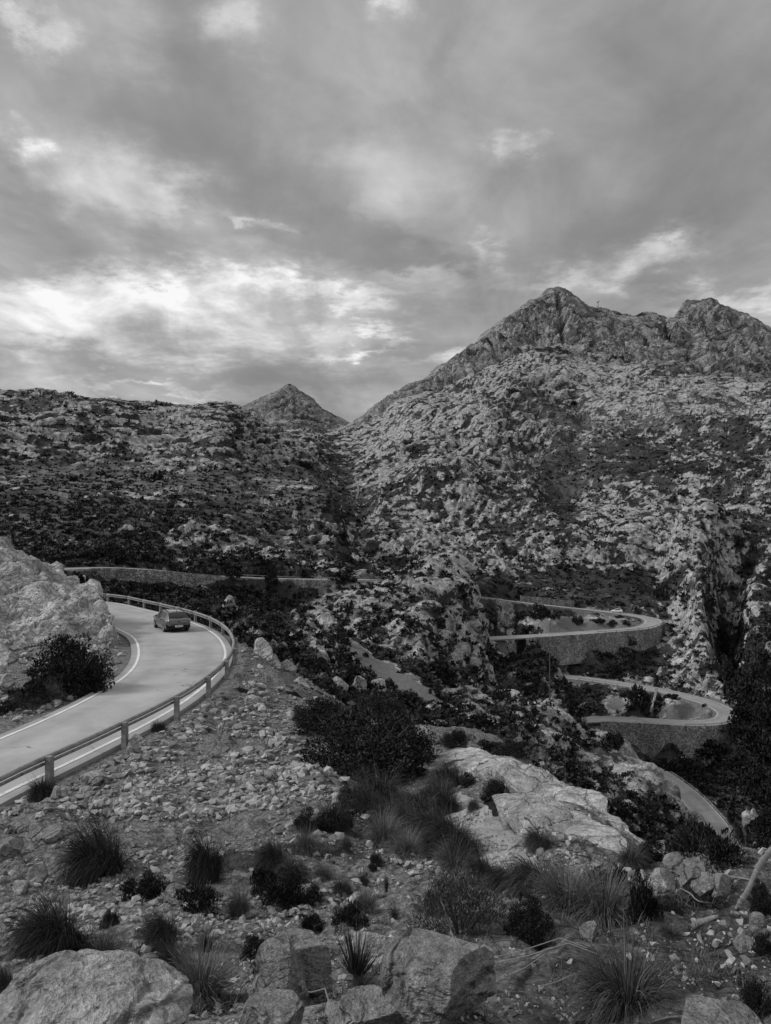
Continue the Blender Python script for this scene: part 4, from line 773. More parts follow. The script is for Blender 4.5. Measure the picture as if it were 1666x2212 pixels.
def blades(n, seed, droop=.9, spread=.35, wid=.012, segs=5, lean=(0, 0), cone=.9, hmin=.55, wmix=(1, 0, 0)):
    g = np.random.default_rng(seed); az = g.uniform(0, 2*np.pi, n); r0 = g.uniform(0, 1, n)**.6*spread; ln = g.uniform(hmin, 1.15, n)
    til = g.uniform(.04, cone, n)**1.0; dr = droop*g.uniform(.5, 1.5, n)
    out = np.stack([np.cos(az), np.sin(az), 0*az], 1); base = out*r0[:, None]; out = out*wmix[0]+np.array([wmix[1], wmix[2], 0])+g.normal(0, .15, (n, 3))*np.array([1, 1, 0]); out /= np.linalg.norm(out, axis=1)[:, None]; base[:, 2] = 0
    side = np.stack([-np.sin(az), np.cos(az), 0*az], 1)+g.normal(0, .3, (n, 3)); pts = []; p = base.copy(); th = til.copy()
    for s in range(segs+1):
        w = wid*(1-s/segs)**.7*g.uniform(.9, 1.1)
        pts.append(np.stack([p-side*w, p+side*w], 1))
        st = ln/segs; p = p+out*(np.sin(th)*st)[:, None]+np.array([0, 0, 1])*(np.cos(th)*st)[:, None]+np.array([lean[0], lean[1], 0])*(st*s/segs)[:, None]
        th = th+dr/segs
    A = np.stack(pts, 1).reshape(n, -1, 3); m = (segs+1)*2; idx = np.arange(n)[:, None]*m
    q = np.concatenate([np.stack([idx[:, 0]+2*s, idx[:, 0]+2*s+1, idx[:, 0]+2*s+3, idx[:, 0]+2*s+2], 1) for s in range(segs)])
    return A.reshape(-1, 3), q
TF = {}
for k in range(4): TF['fountain%d' % k] = mesh_of(*blades(2600, 500+k, 2.2, .45, .0075, 7, (.1, -.12), 1.1, .4), 'blades', M['blade'])
for k in range(3): TF['wind%d' % k] = mesh_of(*blades(2600, 510+k, 2.3, .5, .0080, 7, (-.15, -.15), 1.0, .4, (.75, -.55, -.4)), 'blades', M['blade'])
for k in range(2): TF['spike%d' % k] = mesh_of(*blades(240, 520+k, .25, .16, .014, 5, (0, 0), .75), 'blades', M['blade'])
for k in range(3): TF['dry%d' % k] = mesh_of(*blades(1500, 530+k, 1.4, .48, .0065, 6, (.1, -.1), 1.0, .4), 'blades', M['bladel'])
for k in range(3): TF['stalk%d' % k] = mesh_of(*blades(12, 540+k, .9, .35, .005, 5, (0, 0), .7, .7), 'stalks', M['straw'])
def tuft(u, v, w, h, kind, label, group='grass tufts on the foreground slope', stalks=True):
    p = gp(u, v); d = p[1]; rw = w/2/F*d; hh = h/F*d; sct[0] += 1; g = random.Random(sct[0])
    rz = g.uniform(0, 6.28) if kind in ('fountain', 'spike', 'dry') else g.uniform(-.5, .5)
    e = empty('grass_tuft', (p[0], p[1]+rw*.25, p[2]-.03*hh), rz); f_ = {'fountain': 1.0, 'wind': .95, 'spike': 1.35, 'dry': 1.0}[kind]
    e.scale = (rw*f_*1.1, rw*f_*1.1, hh*(1.3 if kind != 'spike' else 1.05)); tag(e, label, 'grass tuft', group)
    ks = [k for k in TF if k.startswith(kind)]; link_obj('blades', TF[ks[sct[0] % len(ks)]], e)
    if stalks: link_obj('stalks', TF['stalk%d' % (sct[0] % 3)], e, sc=(1, 1, 1.15))
    return e

def weeds(n):
    g = np.random.default_rng(91); tm = [blades(22, 560+k, 1.1, .5, .022, 3, (0, 0), 1.1, .35) for k in range(6)]; cs, qs, c_ = [], [], 0
    for _ in range(n):
        u, v = g.uniform(-40, 1710), g.uniform(1600, 2212); p = gp(u, v)
        if p[1] > 34: continue
        i = int(np.clip((math.log(p[1])-L0)/(L1-L0)*(NL-1), 0, NL-1)); j = int(np.clip(((u-CX)/F-U0)/(U1-U0)*(NU-1), 0, NU-1))
        if keep[i, j] < .8 or g.random() > .12+nveg[i, j]*.9: continue
        s = g.uniform(.05, .16)*(.5+p[1]/22); co, q = tm[_ % 6]; a = g.uniform(0, 6.28); r_ = np.array([[math.cos(a), -math.sin(a), 0], [math.sin(a), math.cos(a), 0], [0, 0, 1]])
        cs.append((co*s) @ r_.T+p); qs.append(q+c_); c_ += len(co)
    tag(np_mesh('weeds', np.concatenate(cs), np.concatenate(qs), mat=M['bladel']), kind='stuff')
weeds(5200)
for a in ((210, 1900, 165, 150, 'wind', 'biggest drooping grass clump on the gravel slope, leaning left'), (445, 1905, 95, 135, 'wind', 'tall narrow drooping grass clump on the gravel to the right of the biggest one'), (105, 2045, 170, 125, 'wind', 'broad swept grass clump at the left edge above the pale boulder'),
          (213, 2085, 110, 62, 'dry', 'pale low grass tuft just above the large boulder'), (350, 2045, 95, 100, 'wind', 'grass tuft midway between the two drooping clumps and the boulder'), (515, 1985, 66, 75, 'dry', 'loose upright grass tuft beside the low dark shrubs'), (445, 2060, 60, 44, 'spike', 'small spiky tuft below the single white stone'),
          (430, 2165, 150, 120, 'dry', 'pale feathery grass clump right of the large boulder'), (370, 2110, 90, 75, 'wind', 'dark grass clump behind the feathery pale one'), (8, 2135, 70, 70, 'wind', 'grass tuft cut by the left picture edge above the boulder'), (88, 1732, 66, 66, 'fountain', 'bushy grass tuft at the foot of the nearest guardrail post'), (341, 1580, 32, 28, 'fountain', 'small grass tuft on the road edge between two guardrail posts'),
          (592, 1868, 80, 60, 'wind', 'arching grass tuft on the stony slope below the dark shrubs'), (630, 1902, 66, 62, 'fountain', 'messy grass tuft just below the arching one'), (698, 1904, 40, 44, 'dry', 'thin grass tuft amid the stones at mid slope'), (749, 1838, 30, 34, 'dry', 'short lone tuft above the bare stony patch'), (660, 1845, 56, 56, 'dry', 'grass tuft under the low dark shrubs'), (738, 1935, 44, 38, 'fountain', 'dark tuft on the lower stony patch'), (786, 1912, 26, 24, 'fountain', 'small dark tuft in the middle of the stony patch'),
          (835, 1930, 18, 42, 'spike', 'slim upright tuft on the bare stony patch'), (852, 1990, 34, 28, 'spike', 'little spiky tuft at the edge of the grey shrub'), (790, 1975, 56, 52, 'dry', 'pale tuft above the pale topped rock'), (769, 2118, 112, 100, 'spike', 'upright spiky tuft growing between the grey blocks'), (785, 2140, 60, 26, 'dry', 'short dry grass at the foot of the spiky tuft'), (877, 2100, 34, 26, 'dry', 'small tuft left of the big flat topped block'), (892, 2215, 84, 34, 'dry', 'grass at the bottom edge below the big grey block'),
          (1366, 2185, 235, 165, 'fountain', 'huge fountain of grass at the bottom of the footpath'), (1022, 1752, 26, 36, 'fountain', 'small tuft on the gravel path below the pale slab'), (1128, 1790, 62, 60, 'wind', 'grass tuft hanging over the right side of the gravel path'), (1168, 1832, 70, 56, 'wind', 'second tuft along the right side of the gravel path'), (1274, 1862, 20, 18, 'spike', 'tiny tuft growing on the pale lower slab'), (1368, 1876, 72, 60, 'fountain', 'grass tuft in the hollow between the two ribs'),
          (1310, 2000, 150, 115, 'dry', 'upright mixed grass left of the dark shrub beside the footpath'), (1230, 1965, 150, 90, 'dry', 'tangled dry grass between the grey shrub and the slab'), (1165, 1930, 140, 90, 'wind', 'grass hanging below the lower slab'),
          (800, 1765, 90, 75, 'wind', 'long grass under the left end of the big dark shrub'), (850, 1790, 110, 80, 'wind', 'combed grass clump in the middle of the grassy bank'), (905, 1770, 110, 80, 'wind', 'shaggy grass clump under the big dark shrub'), (960, 1760, 100, 80, 'wind', 'grass clump at the right end of the big shrub'), (930, 1815, 110, 75, 'wind', 'pale streaked grass on the lower grassy bank'), (950, 1812, 100, 76, 'wind', 'dark grass on the bank beside the gravel path'), (1005, 1850, 90, 70, 'wind', 'grass clump overhanging the gravel path'), (1045, 1897, 80, 60, 'wind', 'lowest clump on the left side of the gravel path'), (880, 1850, 90, 55, 'dry', 'sparse grass above the grey shrub'), (980, 1880, 90, 56, 'dry', 'mixed grass just behind the grey shrub'),
          (820, 1735, 120, 90, 'wind', 'grass spilling from under the largest shrub'), (950, 1765, 100, 85, 'wind', 'swept grass clump on the right of the grassy bank'), (980, 1835, 110, 90, 'wind', 'thick swept grass on the edge of the gravel path'), (960, 1850, 110, 75, 'wind', 'shaggy grass at the lower right of the grassy bank'), (890, 1810, 110, 90, 'wind', 'dark swept grass in the heart of the grassy bank'), (830, 1830, 90, 70, 'dry', 'pale grass at the left end of the grassy bank'), (765, 1745, 80, 70, 'wind', 'grass below the left foot of the largest shrub'), (1100, 1920, 90, 60, 'wind', 'grass where the gravel path meets the grey shrub'), (720, 1790, 80, 70, 'fountain', 'grass among the low dark shrubs at mid slope'), (975, 1700, 90, 60, 'wind', 'grass on the right shoulder of the big dark shrub'), (955, 1722, 60, 50, 'wind', 'grass tuft at the top of the gravel path'), (50, 1530, 60, 40, 'dry', 'dry grass in front of the roadside bush'), (95, 1518, 60, 40, 'dry', 'pale grass at the right foot of the roadside bush'), (1450, 2030, 60, 30, 'dry', 'flattened dry grass on the footpath edge')):
    tuft(*a)
for a in ((790, 1690, 330, 165, 'dense', 'largest dark shrub spreading across the middle of the near slope'), (700, 1605, 150, 95, 'dense', 'dark shrub joined to the upper left of the largest one'), (880, 1655, 150, 110, 'dense', 'dark shrub joined to the right of the largest one'), (815, 1560, 120, 62, 'dense', 'dark shrub on the crest behind the largest one'),
          (675, 1800, 90, 60, 'spiky', 'low dark shrub at the edge of the gravel below the largest shrub'), (735, 1785, 90, 66, 'spiky', 'dark spiky shrub beside the long grass at mid slope'), (612, 1975, 110, 95, 'dense', 'round black shrub on the stony slope'), (672, 1965, 52, 52, 'dense', 'small dark shrub right of the round black one'), (560, 1940, 70, 70, 'spiky', 'dark shrub left of the round black one'), (417, 1975, 110, 60, 'spiky', 'low dark shrub below the narrow drooping clump'), (300, 1942, 100, 56, 'spiky', 'low dark shrub between the two drooping grass clumps'), (232, 2005, 50, 40, 'dense', 'small dark shrub at the tip of the swept grass clump'), (140, 2075, 100, 50, 'spiky', 'dark shrub under the swept grass clump at left'),
          (755, 2015, 86, 56, 'spiky', 'dark shrub just above the pale topped rock'), (665, 2022, 74, 34, 'spiky', 'low dark sprig shrub behind the lichen spotted rock'), (545, 2080, 64, 56, 'dense', 'dark shrub left of the lichen spotted rock'), (570, 2110, 60, 40, 'spiky', 'spiky shrub at the left of the cracked block'), (812, 1886, 42, 38, 'dense', 'dark little shrub in the bare stony patch'),
          (1005, 2045, 250, 165, 'grey', 'wide grey green shrub above the big flat topped block'), (1148, 2048, 115, 115, 'dense', 'dark shrub at the right end of the grey green one'), (935, 1985, 80, 66, 'grey', 'twiggy grey shrub left of the wide grey green one'), (1400, 1995, 84, 112, 'spiky', 'dark upright shrub beside the footpath'), (1330, 1945, 120, 80, 'spiky', 'dark shrub along the foot of the lower slab'), (1554, 1885, 190, 100, 'spiky', 'spreading shrub that hides the near end of the lowest road'), (1412, 1868, 66, 52, 'dense', 'black shrub in the hollow at the end of the upper rib'), (1655, 1975, 50, 80, 'dense', 'dark shrub cut by the right picture edge above the stones'), (1650, 2180, 90, 130, 'dense', 'dark shrub in the bottom right corner'), (1660, 2080, 50, 50, 'spiky', 'small shrub at the right edge between the stones'),
          (1013, 1703, 40, 38, 'dense', 'small round shrub on the pale rock shelf'), (1076, 1738, 66, 56, 'dense', 'black round shrub on the upper rib'), (1048, 1678, 48, 30, 'spiky', 'low spiky shrub on the crest of the rock shelf'), (1110, 1640, 90, 40, 'dense', 'dark shrub just behind the crest of the upper rib'), (990, 1615, 80, 46, 'dense', 'dark shrub behind the pale rock shelf'), (1060, 1625, 60, 34, 'mid', 'dark shrub right of the one behind the rock shelf'),
          (125, 1512, 180, 160, 'dense', 'big black bush below the outcrop inside the road bend'), (190, 1462, 60, 60, 'mid', 'right flank bush hugging the black bush inside the bend'), (50, 1530, 80, 80, 'mid', 'bush at the left edge inside the road bend'), (85, 1522, 100, 50, 'grey', 'grey shrub in front of the black bush inside the bend'), (170, 1285, 60, 60, 'mid', 'dark bush at the back of the outcrop near the far road'), (5, 1548, 50, 40, 'mid', 'dark low bush at the left edge of the near road')):
    shrub(*a)
FARSH = ((236, 1221, 52, 36, 'big dark tree like bush above the far road at left'), (337, 1037, 32, 24, 'lone black shrub on the grassy shelf of the left hill'), (155, 1041, 22, 16, 'small black shrub on the left part of the grassy shelf'), (585, 1278, 30, 42, 'black bush against the end of the far road wall'), (735, 1275, 66, 26, 'dark bush at the right end of the far road wall'), (500, 1260, 40, 24, 'dark bush under the middle of the far road wall'), (300, 1285, 40, 26, 'dark bush at the foot of the far road wall'), (340, 1280, 30, 20, 'second dark bush at the foot of the far road wall'), (420, 1248, 26, 10, 'low bush hanging over the top of the far road wall'),
         (1364, 1408, 30, 24, 'round black shrub under the right end of the upper hairpin wall'), (1322, 1400, 20, 16, 'small shrub under the middle of the upper hairpin wall'), (1325, 1466, 40, 34, 'round black bush between the two hairpins'), (1298, 1432, 18, 16, 'small round shrub above the bush between the hairpins'), (1388, 1546, 54, 52, 'large black bush inside the lower hairpin left of the low wall'), (1297, 1360, 36, 12, 'left clipped bush inside the upper hairpin'), (1327, 1357, 26, 12, 'middle clipped bush inside the upper hairpin'), (1354, 1352, 22, 13, 'right clipped bush inside the upper hairpin'), (1340, 1337, 22, 9, 'low shrub on the verge beside the white car'), (1434, 1300, 36, 38, 'black tree like bush behind the apex of the upper hairpin'), (1272, 1313, 14, 14, 'dark shrub at the right end of the parapet wall'), (1252, 1358, 30, 20, 'dark shrub left of the clipped bushes in the upper hairpin'), (1170, 1340, 40, 30, 'dark bush below the parapet wall'), (1524, 1530, 12, 8, 'tiny dark shrub on the inner line of the lower hairpin'), (1455, 1514, 40, 14, 'low dark hedge under the upper side of the lower hairpin'),
         (1550, 1660, 80, 36, 'dark bush in front of the right end of the lower hairpin wall'), (1450, 1668, 60, 26, 'dark bush at the foot of the lower hairpin wall'), (1335, 1628, 50, 34, 'dark bush where the lower hairpin wall meets the spur'), (1500, 1685, 70, 40, 'dark bush beside the start of the lowest road'), (752, 1338, 20, 32, 'black shrub on the pale rock face below the far road'), (835, 1492, 46, 26, 'dark bush along the left side of the scree strip'), (930, 1500, 10, 12, 'lone shrub standing in the scree strip'), (790, 1420, 16, 12, 'low shrub at the top of the scree strip'), (880, 1545, 60, 40, 'dark bush at the lower left of the scree strip'), (950, 1480, 90, 50, 'wide dark bush on the far side of the scree strip'), (1100, 1590, 70, 44, 'dark bush in the gully behind the rock shelf'), (690, 1455, 60, 34, 'dark bush on the crest left of the scree strip'), (735, 1392, 50, 24, 'dark bush at the head of the gully'), (655, 1010, 40, 18, 'black bush in the hollow of the far rock band'), (1240, 880, 18, 14, 'dark shrub on the dome of the right hill'), (1110, 850, 40, 14, 'dark shrub on the left crest of the right hill'), (1600, 1200, 30, 24, 'dark bush on the right slope below the crest'))
for a in FARSH: shrub(a[0], a[1], a[2], a[3]*1.15, 'mid', a[4], 'shrubs on the far slopes', parts=False)

# ---- trees on the right flank
def tree(u, v, w, h, label, seed):
    p = gp(u, v); d = p[1]; rw = w/2/F*d; hh = h/F*d; e = empty('oak_tree', (p[0], p[1]+1, p[2]-.4), seed); tag(e, label, 'tree', 'evergreen trees on the right flank of the gorge')
    g = random.Random(seed); mb = MB(); mb.tube([(0, 0, -.5), (.1, .05, hh*.2), (.25, -.1, hh*.5), (.2, 0, hh*.8)], [.28, .22, .15, .05], 7)
    for k in range(7):
        a = g.uniform(0, 6.28); z0 = hh*g.uniform(.2, .55); r = rw*g.uniform(.5, .8); mb.tube([(.15, 0, z0), (r*.5*math.cos(a), r*.5*math.sin(a), z0+hh*.12), (r*math.cos(a), r*math.sin(a), z0+hh*.25)], [.11, .07, .02], 5)
    mb.build('trunk', M['bark'], e)
    co, q = leaf_cloud(2600, 34, .1, 600+seed, .3, .9, .0, 0, .3); co = co*np.array([rw, rw, hh*.72])+np.array([0, 0, hh*.24]); np_mesh('crown', co, q, mat=M['leaf'], parent=e)
for k, a in enumerate(((1640, 1560, 110, 130, 'tall dark evergreen tree at the right edge beside the lower hairpin'), (1612, 1610, 90, 96, 'dark tree covering the outer end of the lower hairpin'), (1655, 1660, 110, 120, 'dark tree at the right edge below the lower hairpin'), (1600, 1690, 80, 70, 'dark tree under the lower hairpin wall at the right'), (1640, 1740, 90, 90, 'dark tree on the slope right of the lowest road'), (1660, 1480, 80, 70, 'dark tree high on the right edge above the lower hairpin'), (1570, 1480, 40, 60, 'dark tree in the cleft beside the pale buttress'), (1565, 1420, 36, 56, 'dark tree higher in the cleft beside the pale buttress'), (1600, 1500, 60, 50, 'dark tree at the mouth of the cleft'), (1660, 1820, 60, 60, 'dark tree at the right edge above the foreground shrub'), (1625, 1545, 50, 50, 'small dark tree overhanging the outer bend of the lower hairpin'))): tree(*a, seed=k+1)

def idx(pl, u, lo=0, hi=None):
    uu = CX+pl[:, 0]/pl[:, 1]*F; r = np.arange(lo, hi or len(pl)); return int(r[np.argmin(np.abs(uu[r]-u))])
AP3 = int(np.argmax(R3[:, 0]/R3[:, 1])); AP4 = int(np.argmax(R4[:, 0]/R4[:, 1]))
# ---- hillside scrub: one carpet of clumps
def scrub():
    g = np.random.default_rng(77); tem = {}
    for k in range(6): tem[0, k] = leaf_cloud(70, 8, .42, 700+k, hollow=.1)[0]; tem[1, k] = leaf_cloud(34, 6, .6, 720+k, hollow=.1)[0]; tem[2, k] = leaf_cloud(16, 5, .85, 740+k, hollow=.1)[0]
    vis = SD >= RM-.012; dS = np.maximum(np.gradient(RM, axis=0), 0)+.00035
    wgt = np.where(vis, dS, 0)*(D > 52)*(keep > .7)*(bare_m < .3)*(.12+veg*1.2+.5*(1-rockm))
    wgt[:, (np.abs(Ug) > .66)] = 0
    rpx = []
    for pl in (R2, R3, R4, R5):
        for f_ in (-1, -.3, .4, 1):
            t_ = np.gradient(pl[:, :2], axis=0); t_ /= np.linalg.norm(t_, axis=1)[:, None]; xx = pl[:, 0]+t_[:, 1]*pl[:, 3]*f_; yy = pl[:, 1]-t_[:, 0]*pl[:, 3]*f_; rpx.append(np.stack([CX+xx/yy*F, CY-pl[:, 2]/yy*F, yy], 1))
    for i0, i1, pl, w_ in ((idx(R2, 170), idx(R2, 470), R2, (0, 1.5)), (idx(R2, 600), idx(R2, 705), R2, (0, 2)), (AP3, len(R3)-25, R3, (0, 2, 4)), (AP4, len(R4)-12, R4, (0, 2, 4, 6, 8))):
        for h_ in w_:
            s_ = pl[i0:i1]; rpx.append(np.stack([CX+s_[:, 0]/(s_[:, 1]-3)*F, CY-(s_[:, 2]-h_)/(s_[:, 1]-3)*F, s_[:, 1]-3], 1))
    rpx = np.concatenate(rpx)
    cw = np.cumsum(wgt.ravel()); n = 25000; ii = np.searchsorted(cw, g.uniform(0, cw[-1], n)); cs = []; tn = []
    for i in ii:
        d = D.ravel()[i]; k = 0 if d < 130 else 1 if d < 300 else 2
        tone = g.choice([.9, 1.5, 3.2], p=[.4, .3, .3]); s = g.uniform(.35, .95)*(1+.0011*d)*(1.5 if g.random() < .12 else 1)
        if d > 700: s *= .8
        pu_, pd_ = CX+XD.ravel()[i]/d*F, d; pt_, pb_ = CY-(ZD.ravel()[i]+s*.95)/d*F, CY-ZD.ravel()[i]/d*F; rw_ = s*F/d*.9
        if 60 < d < 290 and np.any((np.abs(rpx[:, 0]-pu_) < rw_+2) & (rpx[:, 1] > pt_-1) & (rpx[:, 1] < pb_+2) & (rpx[:, 2] > d-1) & (rpx[:, 2] < d+70)): continue
        t = tem[k, g.integers(6)]; a = g.uniform(0, 6.28); ca, sa = math.cos(a)*s, math.sin(a)*s
        x = t[:, 0]*ca-t[:, 1]*sa+XD.ravel()[i]+g.normal(0, .3); y = t[:, 0]*sa+t[:, 1]*ca+YD.ravel()[i]+g.normal(0, .3); z = t[:, 2]*s*.85+ZD.ravel()[i]-.12*s
        cs.append(np.stack([x, y, z], 1)); tn.append(np.full(len(x), tone))
    co = np.concatenate(cs); tag(np_mesh('scrub', co, np.arange(len(co)).reshape(-1, 4), mat=M['scrub'], attrs=dict(tone=np.concatenate(tn))), kind='stuff')
scrub()

# ---- guardrails
def frame(pl, side, off):
    t = np.gradient(pl[:, :2], axis=0); t /= np.linalg.norm(t, axis=1)[:, None]; n = np.stack([t[:, 1], -t[:, 0]], 1)*side
    return np.column_stack([pl[:, :2]+n*(pl[:, 3]+off)[:, None], pl[:, 2]]), t, n
def near_rail():
    pts, t, n = frame(NEAR, 1, .22); s = np.concatenate([[0], np.cumsum(np.linalg.norm(np.diff(pts[:, :2], axis=0), axis=1))])
    e = empty('guardrail', pts[0]); tag(e, 'wooden guardrail of squared posts and a bleached log rail round the near bend', 'guardrail')
    inv = Vector(pts[0]); off0 = .0
    def at(q): return np.array([np.interp(q, s, pts[:, k]) for k in range(3)]), np.array([np.interp(q, s, t[:, k]) for k in range(2)])
    s1 = float(np.interp(22.6, pts[:, 1], s)) % 4.05 if True else 0
    qs = np.arange(s1, s[-1], 4.05)
    for i, q in enumerate(qs):
        p, tt = at(q); rz = math.atan2(tt[1], tt[0]); zg = min(gz(p[0], p[1]), p[2])-.35; mb = MB(); z1 = p[2]+.80
        mb.box((0, 0, (zg+z1)/2), (.15, .19, z1-zg)); mb.box((.115, 0, (zg+z1)/2-.03), (.06, .15, z1-zg-.06))
        po = mb.build('post', M['wood'], e, bevel=.015); po.location = Vector(p*np.array([1, 1, 0]))-Vector((inv.x, inv.y, inv.z)); po.rotation_euler = (0, 0, rz)
        if p[1] > 44 and i % 2 == 0:
            rb = MB().box((0, .16, p[2]+.62-inv.z*0), (.13, .03, .12)); r_ = rb.build('reflector', M['white'], po)
        if i < len(qs)-1:
            m_ = [at(x)[0] for x in np.linspace(q+.02, qs[i+1]-.02, 5)]; nn = [at(x)[1] for x in np.linspace(q, qs[i+1], 5)]
            up_ = MB(); lo = MB(); A = []; B = []
            for x, tn in zip(m_, nn):
                nr_ = np.array([-tn[1], tn[0], 0])*.16; b_ = x+nr_-np.array(inv); A.append(b_+np.array([0, 0, .72])); B.append(b_+np.array([0, 0, .56]))
            up_.tube(A, .075, 10); up_.build('rail', M['woodtop'], e, True)
            lo.tube(B, .05, 8); lo.build('rail', M['wood'], e, True)
near_rail()
def far_rail(pl, i0, i1, side, label, off=.1, h=.75):
    sub = pl[i0:i1]; pts, t, n = frame(sub, side, off); e = empty('guardrail', pts[0]); tag(e, label, 'guardrail'); o = pts[0]
    for i in range(0, len(pts), 4):
        mb = MB().box(tuple(pts[i]-o+np.array([0, 0, h/2-.2])), (.16, .16, h+.4), rz=math.atan2(t[i, 1], t[i, 0])); mb.build('post', M['wood'], e)
    MB().tube([p-o+np.array([0, 0, h-.12]) for p in pts], .10, 6).build('rail', M['woodtop'], e)
far_rail(R3, AP3+2, idx(R3, 1270, AP3), -1, 'guardrail along the top of the upper hairpin wall')
far_rail(R4, AP4+3, idx(R4, 1470, AP4), -1, 'guardrail along the top of the lower hairpin wall')
far_rail(R4, idx(R4, 1255, 0, AP4), idx(R4, 1350, 0, AP4), 1, 'guardrail on the road between the two hairpins')
far_rail(R2, idx(R2, 490), idx(R2, 640), 1, 'guardrail on the far road above the short wall')
far_rail(R2, idx(R2, 680), idx(R2, 765), 1, 'guardrail at the right end of the far road')

# ---- masonry walls
def wall(pl, i0, i1, side, hgt, label, up_=.12, off=.05, th=.6, batter=.12, taper=None, name='retaining_wall'):
    sub = pl[i0:i1]; pts, t, n = frame(sub, side, off); k = len(pts); o = pts[0]; rows = []
    hs = hgt(np.linspace(0, 1, k)) if callable(hgt) else np.full(k, hgt)
    N_ = 7
    for j in range(N_):
        f = j/(N_-1); w = f*hs; r_ = pts-o; r_ = r_+np.column_stack([n*(th*.5+batter*w)[:, None], up_-w]); rows.append(r_)
    top = pts-o+np.column_stack([-n*th*.5, np.full(k, up_)]); back = pts-o+np.column_stack([-n*th*.5, up_-hs])
    co = np.stack([back, top]+rows, 0); nr = co.shape[0]
    jit = perlin(co[..., 0]/1.1, co[..., 1]/1.1, co[..., 2]/1.1, 4)*.08; co[2:, :, 2] += jit[2:]*.4; co[2:, :, :2] += n[None]*jit[2:][..., None]
    q = grid_quads(nr, k); q2 = []
    for c_ in (0, k-1): q2 += [(0*k+c_, 1*k+c_, 2*k+c_, (nr-1)*k+c_)]
    b = np_mesh(name, co.reshape(-1, 3), np.concatenate([q, np.array(q2)]), mat=M['wall']); b.location = o; tag(b, label, 'wall')
wall(R3, AP3-3, idx(R3, 1122, AP3), -1, 9.5, 'long stone retaining wall under the upper hairpin', name='retaining_wall')
wall(R4, AP4-2, idx(R4, 1290, AP4), -1, 12., 'tall stone retaining wall under the lower hairpin')
wall(R2, idx(R2, 170), idx(R2, 470), 1, lambda t: 4.6-2.2*np.clip((t-.7)/.3, 0, 1), 'rough stone retaining wall under the left part of the far road')
wall(R2, idx(R2, 600), idx(R2, 705), 1, 4.6, 'short stone retaining wall under the right part of the far road')
wall(R3, idx(R3, 1132, 0, AP3), idx(R3, 1256, 0, AP3), -1, 4.0, 'parapet wall along the uphill side of the road above the upper hairpin', up_=2.3, off=.5, batter=.0)
wall(R5, idx(R5, 1425), len(R5)-2, -1, 2.2, 'low kerb wall along the outer edge of the lowest road', up_=.35, off=.0, th=.4)
def free_wall(pts, h, th, label, name='stone_wall'):
    pts = [gp(*p) for p in pts]; p = catmull([tuple(q)+(0,) for q in pts], .8)[:, :3]; k = len(p); o = p[0].copy(); t = np.gradient(p[:, :2], axis=0); t /= np.linalg.norm(t, axis=1)[:, None]; n = np.stack([t[:, 1], -t[:, 0], 0*t[:, 0]], 1)
    g = np.random.default_rng(3); hh = h*(1+g.normal(0, .1, k)); prof = ((-1.25, -.6), (-1, None), (1, None), (1.25, -.6)); co = []
    for a, z in prof: q = p-o+n*th/2*a; q[:, 2] += (hh if z is None else z); co.append(q)
    b = np_mesh(name, np.stack(co).reshape(-1, 3), np.concatenate([grid_quads(4, k), np.array([(0, k, 2*k, 3*k), (k-1, 2*k-1, 3*k-1, 4*k-1)])]), mat=M['wall']); b.location = o; tag(b, label, 'wall')
free_wall([(-30, 1071), (30, 1070), (80, 1069), (120, 1071), (150, 1077)], 1.5, 1.0, 'dry stone terrace wall across the shelf of the left hill')
free_wall([(1419, 1497), (1414, 1515), (1409, 1532), (1406, 1547)], 1.1, .7, 'straight low wall running down inside the lower hairpin')
free_wall([(772, 1048), (775, 1062), (771, 1080), (776, 1095)], .9, 1.0, 'thin pale stone wall climbing the slope beside the canyon')

# ---- poles, markers, mast
def pole(u, v, h_px, label, r=.11, d=None):
    p = gp(u, v) if d is None else P(u, v, d); h = h_px/F*p[1]; e = empty('utility_pole', p); tag(e, label, 'pole')
    MB().tube([(0, 0, -1), (0, 0, h)], [r*1.2, r*.8], 8).build('shaft', M['bark'], e); MB().box((0, 0, h-.35), (1.1, .1, .12)).build('crossarm', M['bark'], e)
pole(1188, 1512, 116, 'tall thin utility pole standing in front of the road between the hairpins', .13)
pole(1449, 1660, 26, 'short utility pole beside the start of the lowest road', .12)
pole(598, 1247, 14, 'short post behind the guardrail of the far road', .08)
def marker(u, v, label, h=.75):
    p = gp(u, v); e = empty('roadside_marker', p); tag(e, label, 'marker'); MB().box((0, 0, h*.4), (.34, .22, h)).add([], []).build('stone_body', M['white'], e, bevel=.06); MB().tube([(-.17, 0, h*.85), (.17, 0, h*.85)], .11, 10).build('rounded_top', M['white'], e)
marker(1145, 1370, 'small white marker stone on the inner verge of the upper hairpin road', .9)
marker(405, 1236.5, 'white kilometre stone on the verge of the far road')
